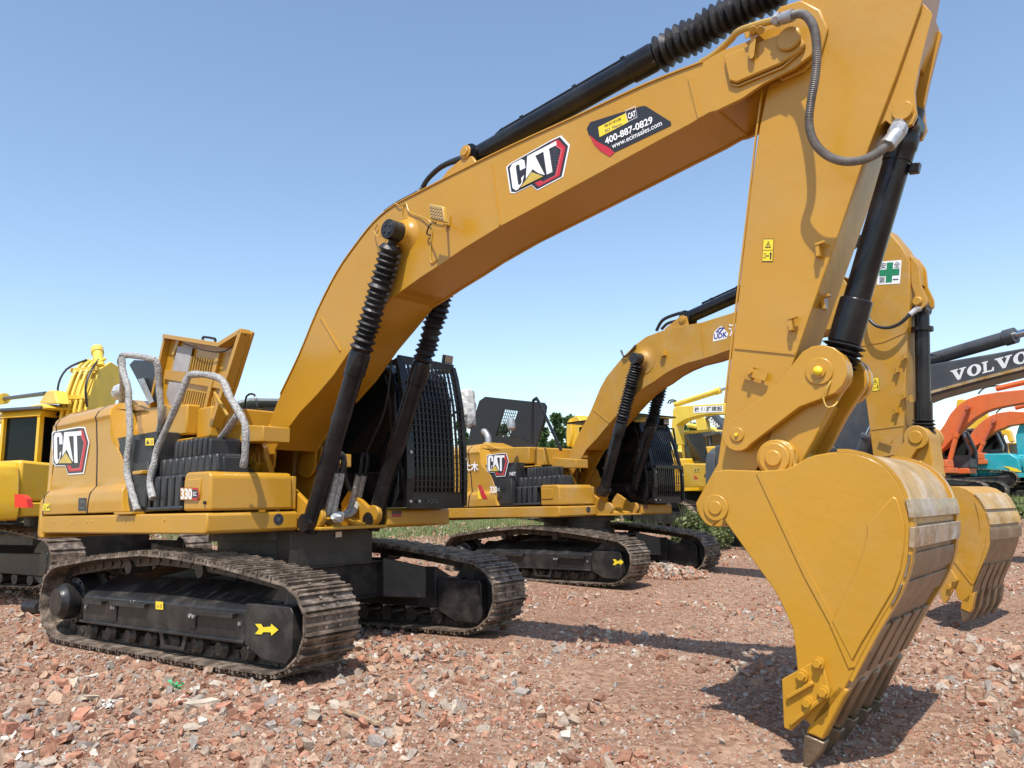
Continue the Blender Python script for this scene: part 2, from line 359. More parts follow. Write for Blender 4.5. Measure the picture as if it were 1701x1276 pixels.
GX, GY = np.meshgrid(g, g, indexing='ij'); X = 4.5 + GX.ravel(); Y = -0.5 + GY.ravel(); nn = len(g)
V = np.stack([X, Y, ghn(X, Y)], 1); I = np.arange(nn * nn).reshape(nn, nn)
Fc = np.stack([I[:-1, :-1].ravel(), I[1:, :-1].ravel(), I[1:, 1:].ravel(), I[:-1, 1:].ravel()], 1)
gobj = np_mesh('ground', V, Fc, M['soil'], 'structure', grassy(X, Y)); gobj.data.polygons.foreach_set('use_smooth', [True] * len(Fc))

def rock_templates(k, lvl):
    """angular chunks: a subdivided solid cut by random planes"""
    import bmesh
    out = []
    for i in range(k):
        bm = bmesh.new()
        if i % 6: bmesh.ops.create_cube(bm, size=1.2)
        else: bmesh.ops.create_icosphere(bm, subdivisions=1, radius=0.8)
        for _ in range(lvl):
            nrm = Vector(rng.normal(size=3)).normalized(); co = nrm * rng.uniform(0.30, 0.62)
            geom = bm.verts[:] + bm.edges[:] + bm.faces[:]
            r_ = bmesh.ops.bisect_plane(bm, geom=geom, plane_co=co, plane_no=nrm, clear_outer=True)
            bmesh.ops.contextual_create(bm, geom=[e for e in r_['geom_cut'] if isinstance(e, bmesh.types.BMEdge)])
        bmesh.ops.triangulate(bm, faces=bm.faces[:]); bm.verts.ensure_lookup_table()
        v = np.array([x.co[:] for x in bm.verts]); v += rng.normal(size=v.shape) * 0.05
        f = np.array([[x.index for x in fa.verts] for fa in bm.faces]); out.append((v, f)); bm.free()
    return out
def rotm(n_):
    q = rng.normal(size=(n_, 4)); q /= np.linalg.norm(q, axis=1)[:, None]; a, b, c, d = q.T
    return np.stack([np.stack([1 - 2 * (c * c + d * d), 2 * (b * c - a * d), 2 * (b * d + a * c)], 1),
                     np.stack([2 * (b * c + a * d), 1 - 2 * (b * b + d * d), 2 * (c * d - a * b)], 1),
                     np.stack([2 * (b * d - a * c), 2 * (c * d + a * b), 1 - 2 * (b * b + c * c)], 1)], 1)
def scatter(tpl, x, y, sz, sink):
    Vs = []; Fs = []; base = 0; n_ = len(x); idx = rng.integers(0, len(tpl), n_); z = ghn(x, y)
    for i, (v, f) in enumerate(tpl):
        s_ = np.where(idx == i)[0]
        if not len(s_): continue
        k = len(s_); sc = sz[s_][:, None] * rng.uniform(0.45, 1.25, (k, 3)) * np.array([1.15, .9, 0.7])
        P_ = np.einsum('nij,nvj->nvi', rotm(k), v[None] * sc[:, None, :])
        P_ += np.stack([x[s_], y[s_], z[s_] + sz[s_] * sink], 1)[:, None, :]
        Vs.append(P_.reshape(-1, 3)); Fs.append((f[None] + (np.arange(k) * len(v))[:, None, None]).reshape(-1, 3) + base); base += k * len(v)
    return np.concatenate(Vs), np.concatenate(Fs)
def spread(n_, d0, d1, pw, wide=0.98):
    """points in the yard in front of the machines; thins out with distance"""
    u_ = rng.random(n_); a = d0 ** (2 - pw); b = d1 ** (2 - pw); d = (a + u_ * (b - a)) ** (1 / (2 - pw)); s_ = rng.uniform(-wide, wide, n_) * (d + 0.6)
    P_ = CXY[None] + d[:, None] * FWD + s_[:, None] * RGT; return P_[:, 0], P_[:, 1]
def keep_out(x, y, sz):
    """no stone inside the treads on the ground"""
    k = np.ones(len(x), bool)
    for (ox, oy, yw, L, g0, g1) in TRACKS:
        c, s_ = math.cos(yw), math.sin(yw); lx = (x - ox) * c + (y - oy) * s_; ly = -(x - ox) * s_ + (y - oy) * c
        ins = (np.abs(lx) < L) & (np.abs(ly) > g0) & (np.abs(ly) < g1) & (sz > 0.012); k &= ~ins
    return k
TRACKS = [(0, 0, 0, 2.35, 0.93, 1.62), (-.1, 6.95, math.radians(-7), 2.2, 0.87, 1.52)]
tp = rock_templates(18, 3); tps = rock_templates(8, 1)
VV = []; FF = []; bs = 0
for (n_, d0, d1, pw, s0, s1, tpl, sk) in ((90000, 2.6, 15, 1.6, 0.007, 0.022, tps, 0.15), (30000, 2.6, 22, 1.5, 0.014, 0.038, tp, 0.2), (30000, 3.2, 26, 1.3, 0.026, 0.085, tp, 0.15)):
    x, y = spread(n_, d0, d1, pw); sz = s0 + (s1 - s0) * rng.random(n_) ** 2.6
    den = vnoise(x, y, 1.1, 5) + 0.6 * vnoise(x, y, 0.45, 6)
    # the coarse rubble lies mostly at the left of the yard; the right is trodden finer
    s_ = (x - CXY[0]) * RGT[0] + (y - CXY[1]) * RGT[1]
    thr = (-0.20 + 0.34 * np.clip(s_ * 0.6 + 0.25, -1.1, 1)) if s1 > 0.05 else (-0.45 + 0.0 * s_)
    k = (den + 0.15 * rng.normal(size=n_) > thr) & keep_out(x, y, sz); x, y, sz = x[k], y[k], sz[k]
    v, f = scatter(tpl, x, y, sz, sk); VV.append(v); FF.append(f + bs); bs += len(v)
# heap thrown up beside the second machine
for (hx, hy, hr, hh, hn) in ((1098, 968, 0.6, 0.16, 650), (645, 1078, 0.45, 0.05, 260)):
    c_ = Fr((0, 0, 0), 0).Z(hx, hy, 0.02); a_ = rng.random(hn) * 6.283; q_ = np.sqrt(rng.random(hn)) * hr
    x = c_[0] + np.cos(a_) * q_ * 1.5; y = c_[1] + np.sin(a_) * q_; sz = rng.uniform(0.03, 0.075, hn)
    v, f = scatter(tp, x, y, sz, 0.3)
    kk = np.repeat(1, len(v)); rr_ = np.hypot((v[:, 0] - c_[0]) / 1.5, v[:, 1] - c_[1]) / hr; v[:, 2] += hh * np.clip(1 - rr_ ** 1.5, 0, 1)
    VV.append(v); FF.append(f + bs); bs += len(v)
rub = np_mesh('brick_rubble', np.concatenate(VV), np.concatenate(FF), M['rubble'], 'stuff')
tag(rub, 'broken red brick and pale stone rubble strewn over the yard', 'rubble')

def blades(name, x, y, h0, h1, wd, mat, label, cat, lean=0.5, z=None):
    n_ = len(x); a = rng.random(n_) * 6.283; h = rng.uniform(h0, h1, n_); la = rng.random(n_) * 6.283; l_ = rng.random(n_) * lean * h
    z = ghn(x, y) - 0.01 if z is None else z
    dx = np.cos(a) * wd; dy = np.sin(a) * wd
    V_ = np.stack([np.stack([x - dx, y - dy, z], 1), np.stack([x + dx, y + dy, z], 1), np.stack([x + np.cos(la) * l_, y + np.sin(la) * l_, z + h], 1)], 1).reshape(-1, 3)
    o = np_mesh(name, V_, np.arange(3 * n_).reshape(-1, 3), mat); return o
n_ = 150000; x, y = spread(n_, 18, 75, 1.0, 0.9); k = (grassy(x, y) + 0.5 * vnoise(x, y, 2.2, 31) + 0.12 * rng.normal(size=n_) > 0.32) & keep_out(x, y, np.ones(n_))
tag(blades('grass', x[k], y[k], 0.05, 0.22, 0.012, M['grass'], None, None), 'short green grass growing beyond the rubble', 'grass', kind='stuff')

def leaf_ball(b_c, n_, rad, leaf, squash=1.0, shell=0.35):
    """leaf quads through an uneven crown made of lumps"""
    L = []; 
    nl = max(5, n_ // 160); lump = rng.normal(size=(nl, 3)); lump /= np.linalg.norm(lump, axis=1)[:, None]
    lump *= (rng.random(nl) ** 0.5)[:, None] * rad * 0.75; lr = rng.uniform(0.32, 0.6, nl) * rad
    i = rng.integers(0, nl, n_); d = rng.normal(size=(n_, 3)); d /= np.linalg.norm(d, axis=1)[:, None]; d *= (shell + (1 - shell) * rng.random(n_))[:, None]
    P_ = lump[i] + d * lr[i][:, None]; P_[:, 2] *= squash; P_ += np.array(b_c)
    a = rng.normal(size=(n_, 3)); a /= np.linalg.norm(a, axis=1)[:, None]; b = np.cross(a, rng.normal(size=(n_, 3))); b /= np.linalg.norm(b, axis=1)[:, None]
    s_ = rng.uniform(0.6, 1.3, n_)[:, None] * leaf
    V_ = np.stack([P_ - a * s_ , P_ - b * s_ * 0.5, P_ + a * s_, P_ + b * s_ * 0.5], 1).reshape(-1, 3)
    return V_, np.arange(4 * n_).reshape(-1, 4)

# ------------------------------------------------------------------ writing and emblems
_fc = {}
def glyphs(s, bold=0.0, shear=0.0):
    key = (s, bold, shear)
    if key in _fc: return _fc[key]
    cu = bpy.data.curves.new('t', 'FONT'); cu.body = s; cu.size = 1; cu.offset = bold; cu.shear = shear; cu.resolution_u = 3; cu.dimensions = '2D'; cu.fill_mode = 'BOTH'
    o = bpy.data.objects.new('t', cu); COL.objects.link(o); bpy.context.view_layer.update()
    me = bpy.data.meshes.new_from_object(o.evaluated_get(bpy.context.evaluated_depsgraph_get()))
    V_ = np.array([v.co[:2] for v in me.vertices]).reshape(-1, 2); Fs = [tuple(p.vertices) for p in me.polygons]
    bpy.data.objects.remove(o); bpy.data.curves.remove(cu); bpy.data.meshes.remove(me)
    if len(V_):
        lo = V_.min(0); hi = V_.max(0); V_ = (V_ - lo) / np.maximum(hi - lo, 1e-6)
    _fc[key] = (V_, Fs); return _fc[key]
class Decal:
    """flat lettering and shapes on a surface: p00, p10, p01 are the corners of its unit square"""
    def __init__(s, p00, p10, p01, out=None, lift=0.003):
        s.o = np.array(p00, float); s.u = np.array(p10, float) - s.o; s.w = np.array(p01, float) - s.o
        nrm = np.cross(s.u, s.w); nrm /= np.linalg.norm(nrm); s.n = nrm; s.lift = lift
        s.v = []; s.f = []; s.mi = []; s.mats = []
    def _put(s, pts, faces, mat, layer):
        if mat not in s.mats: s.mats.append(mat)
        b = len(s.v)
        for a, c in pts: s.v.append(tuple(s.o + s.u * a + s.w * c + s.n * (s.lift + 0.0012 * layer)))
        for f in faces: s.f.append(tuple(i + b for i in f)); s.mi.append(s.mats.index(mat))
        return s
    def poly(s, pts, mat, layer=0): return s._put(pts, [tuple(range(len(pts)))], mat, layer)
    def rect(s, a, b, c, d, mat, layer=0): return s.poly([(a, b), (c, b), (c, d), (a, d)], mat, layer)
    def text(s, t, a, b, c, d, mat, layer=1, bold=0.0, shear=0.0):
        V_, Fs = glyphs(t, bold, shear)
        if not len(V_): return s
        return s._put([(a + (c - a) * x, b + (d - b) * y) for x, y in V_], Fs, mat, layer)
    def build(s, name, parent, label=None):
        me = bpy.data.meshes.new(name); me.from_pydata(s.v, [], s.f)
        for m_ in s.mats: me.materials.append(m_)
        me.polygons.foreach_set('material_index', s.mi); me.update()
        o = bpy.data.objects.new(name, me); COL.objects.link(o); o.parent = parent
        if label: o['label'] = label
        return o
def on_y(F, y, a, b, c): return F.Y(*a, y), F.Y(*b, y), F.Y(*c, y)

def cat_emblem(D):
    out = [(-.04, .04), (-.05, .97), (.03, 1.03), (.9, 1.1), (1.1, 1.08), (1.23, .63), (1.02, -.27), (.5, -.31), (.4, -.05), (.05, -.05)]
    c = np.mean(out, 0); D.poly([tuple(c + (np.array(q) - c) * 1.055) for q in out], M['white'], 0)
    D.poly(out, M['decalblack'], 1)
    D.poly([(.90, 1.04), (1.06, 1.03), (1.18, .63), (.98, -.22), (.54, -.25), (.47, -.05), (.60, -.06), (.64, -.15), (.90, -.13), (1.08, .62), (.98, .93)], M['decalred'], 2)
    D.poly([(.94, .95), (.97, .95), (1.12, .62), (.93, -.17), (.60, -.19), (.60, -.165), (.91, -.145), (1.09, .62)], M['decalpink'], 3)
    for i in range(7):
        for j in range(3):
            a = .88 + .055 * j; b = .12 + .1 * i + .05 * (j % 2)
            if a > 1.05 - .0: continue
            D.poly([(a + .02 * math.cos(k * 1.047), b + .032 * math.sin(k * 1.047)) for k in range(6)], M['decalgrey'], 2)
    W = M['white']
    D.poly([(.0, .14), (.0, .88), (.06, 1.0), (.27, 1.0), (.33, .9), (.33, .62), (.21, .62), (.21, .84), (.17, .88), (.13, .84), (.13, .16), (.17, .12), (.21, .2), (.21, .34), (.28, .4), (.22, .14), (.16, .0), (.06, .0)], W, 3)
    D.poly([(.40, 1.0), (.54, 1.0), (.70, .05), (.62, .12), (.47, .45), (.32, .2), (.30, .2)], W, 3)
    D.poly([(.52, 1.0), (1.02, 1.0), (1.02, .86), (.86, .86), (.86, .02), (.74, .02), (.74, .86), (.56, .86)], W, 4)
    D.poly([(.12, -.0), (.45, .40), (.72, -.0)], M['decalblack'], 5); D.poly([(.17, .015), (.45, .355), (.67, .015)], M['gold'], 6)
    return D

# ------------------------------------------------------------------ parts shared by the excavators
def arc(cx, cz, r, a0, a1, n=10):
    return [(cx + r * math.cos(math.radians(a0 + (a1 - a0) * i / n)), cz + r * math.sin(math.radians(a0 + (a1 - a0) * i / n))) for i in range(n + 1)]
def bell(p, q, r, n, name='bellows', parent=None, mat=None, sd=0):
    """concertina rubber boot with uneven folds"""
    rr = random.Random(sd); pr = [(0, r * .55)]; t = 0.01
    st = [rr.uniform(.75, 1.25) for _ in range(n)]; sm = sum(st)
    for s_ in st:
        a = s_ / sm * .98; pr += [(t, r * rr.uniform(.70, .76)), (t + a * rr.uniform(.42, .58), r * rr.uniform(.98, 1.10))]; t += a
    pr += [(1, r * .72)]
    b = B().lathe(p, q, pr, 22)
    ax = (np.array(q) - np.array(p)); ax = ax / np.linalg.norm(ax)
    ph = rr.random() * 6
    def wob(v):
        s_ = (v - np.array(p)) @ ax; return v + 0.035 * r * np.array([math.sin(s_ * 17 + ph + v[1] * 9), math.sin(s_ * 13 + ph), math.cos(s_ * 19 + ph)])
    b.move(wob)
    return b.build(name, mat or M['rubber'], parent, ang=20)
def ram(F, root, name, a, b, c, d, yc, r, n_fold, boot_r=None, mat=None, pins=True, sd=0, rodonly=False, smat=None, pipe=True):
    """hydraulic cylinder in a plane y=yc: a foot, b end of barrel, c end of boot, d rod eye (x,z each)"""
    mat = mat or M['black']; P3 = lambda q: np.array((q[0], yc, q[1])); a, b, c, d = map(P3, (a, b, c, d))
    L = np.linalg.norm(b - a); h = 0.16 / L
    body = B().lathe(a, b, [(-.1 / L, r * .9), (0, r * .98), (.02, r), (1 - h * 1.6, r), (1 - h * 1.55, r * 1.14), (1 - .02, r * 1.16), (1, r * 1.05)], 28)
    body.cyl(a + np.array([0, -r * 1.1, 0]), a + np.array([0, r * 1.1, 0]), r * 1.0, n=18)
    o = body.build(name, mat, root)
    dv = (b - a) / L; up = np.cross(dv, (0, 1, 0))
    t = B(); s1 = a + dv * .35 + up * (r + .03); s2 = b - dv * .25 + up * (r + .03)
    t.tube([s1 - up * .05, s1, s2, s2 - up * .05], .018, 8, 1)
    for k in (.3, .6, .85): t.obox(a + dv * L * k + up * (r + .015), dv * .02, np.array([0, .03, 0]), up * .03)
    if pipe: t.build('oil_pipe', mat, o)
    if n_fold: bell(b - dv * .01, c, boot_r or r * 1.25, n_fold, parent=o, mat=smat, sd=sd)
    rod = B().cyl(b, d, r * .5, n=18); rod.cyl(d + np.array([0, -r * .95, 0]), d + np.array([0, r * .95, 0]), r * .85, n=20)
    rod.build('piston_rod', M['chrome'] if rodonly else mat, o)
    return o
def track(root, y0, y1, path, rot, pitch=0.2, s=1.0, mat=None, dirty=True, full=True):
    """tread chain laid along a closed path of (x,z); parts: tread, chain"""
    P_ = np.array(path + [path[0]]); seg = np.linalg.norm(np.diff(P_, axis=0), axis=1); cum = np.r_[0, np.cumsum(seg)]; L = cum[-1]
    n_ = int(round(L / pitch)); b = B(); ch = B(); rr = random.Random(3)
    at = lambda t: np.array([np.interp(t % L, cum, P_[:, 0]), np.interp(t % L, cum, P_[:, 1])])
    cen = P_.mean(0)
    for i in range(n_):
        t0 = i * L / n_; a = at(t0); c = at(t0 + L / n_); d = c - a; l = np.linalg.norm(d); d /= l; nm = np.array([d[1], -d[0]])
        mid = (a + c) / 2
        if nm @ (mid - cen) < 0: nm = -nm
        D3 = np.array([d[0], 0, d[1]]); N3 = np.array([nm[0], 0, nm[1]]); m3 = np.array([mid[0], (y0 + y1) / 2, mid[1]]); h = (y1 - y0) / 2; j = rr.uniform(-.004, .004)
        b.obox(m3 - N3 * .034 + D3 * j, D3 * l * .47, (0, h, 0), N3 * .010)
        if full:
            for q, hh in ((-.40, .024), (-.02, .015), (.38, .020)):
                b.obox(m3 + D3 * (l * q + j) - N3 * (.034 - hh), D3 * .011, (0, h * .985, 0), N3 * hh)
            for sy in (-.26, .26):
                for sx in (-.2, .2): b.cyl(m3 + D3 * l * sx + np.array([0, h * sy, 0]) - N3 * .026, m3 + D3 * l * sx + np.array([0, h * sy, 0]) - N3 * .004, .016, n=6)
            for sy in (-.17, .17): ch.obox(m3 + np.array([0, h * 2 * sy * .55, 0]) - N3 * .10, D3 * l * .52, (0, .022, 0), N3 * .052)
            ch.cyl(m3 - D3 * l * .5 + np.array([0, -.09, 0]) - N3 * .1, m3 - D3 * l * .5 + np.array([0, .09, 0]) - N3 * .1, .03, n=8)
        else: b.obox(m3 - N3 * .02, D3 * .02, (0, h, 0), N3 * .025)
    b.move(rot); o = b.build('crawler_track', mat or M['shoe'], root, ang=30)
    if full: ch.move(rot).build('track_chain', M['shoe_dark'], o)
    return o
def yaw_fn(deg, s=1.0, off=(0, 0, 0)):
    t = math.radians(deg); c, s_ = math.cos(t), math.sin(t); off = np.array(off)
    return lambda v: np.array([c * v[0] - s_ * v[1], s_ * v[0] + c * v[1], v[2]]) * s + off
TP = [(2.14, .82), (1.69, .885), (1.14, .955), (.43, 1.02), (-.2, 1.045), (-1.12, .99), (-1.7, .925), (-2.14, .875)]
TP += [(-2.28, .81), (-2.37, .71), (-2.42, .58), (-2.43, .44), (-2.41, .32), (-2.34, .20), (-2.22, .10), (-2.05, .035), (-1.9, .012)]
TP += [(-1.0, .0), (0, .0), (1.0, .0), (1.9, .008), (2.08, .03), (2.24, .10), (2.35, .2), (2.42, .32), (2.44, .44), (2.43, .56), (2.37, .68), (2.27, .77)]
def side_frame(root, sy, rot, front=True, arrow=True, s=1.0, lit=True):
    """sy=-1 right hand side, +1 left hand side"""
    yo = sy * 1.50; yi = sy * 1.10; b = B()
    def pr(poly, a, c): b.prism(poly, min(a, c), max(a, c))
    sec = [(-1.0, 0)]
    # box of the frame with a sloping cover
    A = [(x, y, z) for x, (y, z) in [(-1.53, q) for q in ((yo, .26), (yo, .53), (yo - sy * .04, .57), (yi, .74), (yi, .26))]]
    C_ = [(1.47, y, z) for _, y, z in A]; b.loft(A, C_)
    b.box((-1.55, min(yo, yo + sy * .03), .245), (1.48, max(yo, yo + sy * .03), .275))
    o = b.move(rot).build('track_frame', M['frameblack'], root, bevel=.008)
    g = B(); pz = [(1.49, .60), (2.12, .60), (2.15, .55), (2.15, .2), (2.08, .12), (1.75, .13), (1.49, .24)]
    g.prism(pz, min(yo + sy * .015, yi), max(yo + sy * .015, yi)); g.box((1.60, min(yi, yo - sy * .1), .6), (1.85, max(yi, yo - sy * .1), .62))
    g.move(rot).build('idler_guard', M['frameblack'], o, bevel=.02)
    q = B()
    for x0, x1, z in ((-1.42, -1.02, .49), (-.85, -.15, .50), (.72, 1.35, .49)):   # steps and brackets
        q.box((x0, min(yo, yo + sy * .06), z), (x1, max(yo, yo + sy * .06), z + .014))
        q.box((x0, min(yo + sy * .05, yo + sy * .06), z - .03), (x1, max(yo + sy * .05, yo + sy * .06), z))
    q.box((-.88, min(yo, yo + sy * .012), .30), (-.78, max(yo, yo + sy * .012), .46)); q.box((.60, min(yo, yo + sy * .012), .32), (.70, max(yo, yo + sy * .012), .46))
    q.move(rot).build('step', M['frameblack'], o, bevel=.003)
    q = B()
    for x in (-.86, -.81, .62, .68): q.cyl((x, yo, .44), (x, yo + sy * .03, .44), .02, n=10)
    for x in (-1.45, 1.40): q.box((x - .012, min(yo, yo + sy * .02), .40), (x + .012, max(yo, yo + sy * .02), .43))
    q.move(rot).build('bolt', M['steel'], o)
    for i in range(8):
        x = -1.45 + i * .41; q = B().lathe((x, sy * 1.16, .155), (x, sy * 1.46, .155), [(0, .09), (.12, .09), (.16, .075), (.8, .075), (.84, .095), (1, .06)], 18)
        q.move(rot).build('track_roller', M['shoe_dark'], o)
    for x in (-.8, .55):
        B().lathe((x, sy * 1.16, .855), (x, sy * 1.4, .855), [(0, .07), (1, .07)], 16).move(rot).build('carrier_roller', M['shoe_dark'], o)
    q = B().prism([(.05, .26), (.10, .1), (.5, .1), (.56, .26), (.5, .26), (.45, .13), (.16, .13), (.12, .26)], min(yo, yo - sy * .02), max(yo, yo - sy * .02))
    q.move(rot).build('chain_guide', M['frameblack'], o)
    pr_ = [(0, .36), (.12, .38), (.13, .28), (.3, .26), (.55, .26), (.58, .20), (.66, .21), (.86, .20), (.93, .165), (.95, .16), (1, .15)]
    q = B().lathe((-1.99, sy * 1.12, .45), (-1.99, sy * 1.60, .45), pr_, 36)
    for k in range(23):
        a = k / 23 * 6.283; c_ = np.array([-1.99 + math.cos(a) * .375, sy * 1.16, .45 + math.sin(a) * .375])
        q.obox(c_, np.array([math.cos(a), 0, math.sin(a)]) * .035, (0, .03, 0), np.array([-math.sin(a), 0, math.cos(a)]) * .02)
    for k in range(12):
        a = k / 12 * 6.283; q.cyl((-1.99 + math.cos(a) * .235, sy * 1.36, .45 + math.sin(a) * .235), (-1.99 + math.cos(a) * .235, sy * 1.40, .45 + math.sin(a) * .235), .016, n=6)
    q.move(rot).build('drive_sprocket', M['frameblack'], o)
    B().lathe((1.98, sy * 1.22, .42), (1.98, sy * 1.38, .42), [(0, .2), (.01, .36), (.3, .36), (.31, .33), (.69, .33), (.7, .36), (.99, .36), (1, .2)], 32).move(rot).build('idler_wheel', M['frameblack'], o)
    return o
def carbody(root, rot):
    b = B().box((-.85, -.8, .42), (.85, .8, .80))
    for sx in (-1, 1):
        for sy in (-1, 1):
            A = [(sx * .35, sy * .75, .40), (sx * .95, sy * .75, .40), (sx * .95, sy * .75, .86), (sx * .35, sy * .75, .86)]
            C_ = [(sx * .75, sy * 1.14, .36), (sx * 1.35, sy * 1.14, .36), (sx * 1.35, sy * 1.14, .72), (sx * .75, sy * 1.14, .72)]
            b.loft(A, C_)
    b.box((-.95, -.76, .80), (.95, .76, .83)); b.box((.851, -.79, .40), (.88, .79, .43))
    o = b.move(rot).build('carbody', M['frameblack'], root, bevel=.012)
    B().lathe((0, 0, .83), (0, 0, 1.22), [(0, .78), (.3, .78), (.31, .70), (.7, .70), (.71, .80), (1, .80)], 40).build('swing_bearing', M['frameblack'], root)
    return o
def warn(F, root, y, a, b, c, name='warning_label', n=2):
    D = Decal(*on_y(F, y, a, b, c)); D.rect(0, 0, 1, 1, M['decalblack'], 0); D.rect(.04, .03, .96, .97, M['labely'], 1)
    D.poly([(.22, .60), (.78, .60), (.5, .90)], M['decalblack'], 2); D.poly([(.32, .64), (.68, .64), (.5, .83)], M['labely'], 3)
    D.poly([(.47, .66), (.53, .66), (.56, .76), (.44, .76)], M['decalblack'], 4); D.rect(.05, .49, .95, .51, M['decalblack'], 2)
    D.rect(.14, .15, .32, .36, M['decalblack'], 2); D.rect(.17, .18, .29, .33, M['labely'], 3)
    D.poly([(.36, .25), (.42, .31), (.42, .27), (.56, .27), (.56, .31), (.62, .25), (.56, .19), (.56, .23), (.42, .23), (.42, .19)], M['decalblack'], 2)
    D.poly([(.72, .10), (.86, .10), (.86, .30), (.9, .34), (.83, .38), (.83, .44), (.75, .44), (.75, .38), (.66, .34), (.72, .3)], M['decalblack'], 2)
    return D.build(name, root)
def plate_link(p, q, rp, rq, waist=.62, n=10):
    """outline of a link plate with two round eyes"""
    p = np.array(p, float); q = np.array(q, float); d = q - p; L = np.linalg.norm(d); d /= L; u = np.array([-d[1], d[0]]); a = math.degrees(math.atan2(d[1], d[0]))
    o = arc(p[0], p[1], rp, a + 70, a + 290, n); mid = (rp + rq) / 2 * waist
    o += [tuple(p + d * L * .35 - u * mid), tuple(p + d * L * .65 - u * mid)]
    o += arc(q[0], q[1], rq, a - 115, a + 115, n); o += [tuple(p + d * L * .65 + u * mid), tuple(p + d * L * .35 + u * mid)]
    return o
def boss(b, x, z, y, out, rs, t=.02):
    """stepped round pin end standing on a plate: rs radii from outside in"""
    for i, r in enumerate(rs): b.cyl((x, y, z), (x, y + out * t * (i + 1), z), r, n=32)
def shell(back, c, th, y0, y1):
    """curved plate following the outline back (x,z), th thick towards the point c"""
    n = len(back); inn = []
    for i, q in enumerate(back):
        q = np.array(q); d = np.array(back[min(i + 1, n - 1)]) - np.array(back[max(i - 1, 0)]); d = d / np.linalg.norm(d); nm = np.array([-d[1], d[0]])
        if nm @ (np.array(c) - q) < 0: nm = -nm
        inn.append(q + nm * th)
    return B().prism([tuple(q) for q in back] + [tuple(q) for q in inn[::-1]], y0, y1)
def refine(pts, k=4, closed=False):
    """smooth curve through outline points"""
    P = [np.array(p, float) for p in pts]; n = len(P); Q = []
    for i in range(n if closed else n - 1):
        a, b, c, d = (P[(i - 1) % n], P[i], P[(i + 1) % n], P[(i + 2) % n]) if closed else (P[max(i - 1, 0)], P[i], P[i + 1], P[min(i + 2, n - 1)])
        for j in range(k):
            t = j / k; Q.append(tuple(0.5 * (2 * b + (c - a) * t + (2 * a - 5 * b + 4 * c - d) * t * t + (3 * b - a - 3 * c + d) * t ** 3)))
    if not closed: Q.append(tuple(P[-1]))
    return Q
def box_girder(poly, y0, y1, flange=.02, t=.02):
    """welded box section: two side plates standing proud of the top and bottom plates"""
    return B().prism(poly, y0, y1)

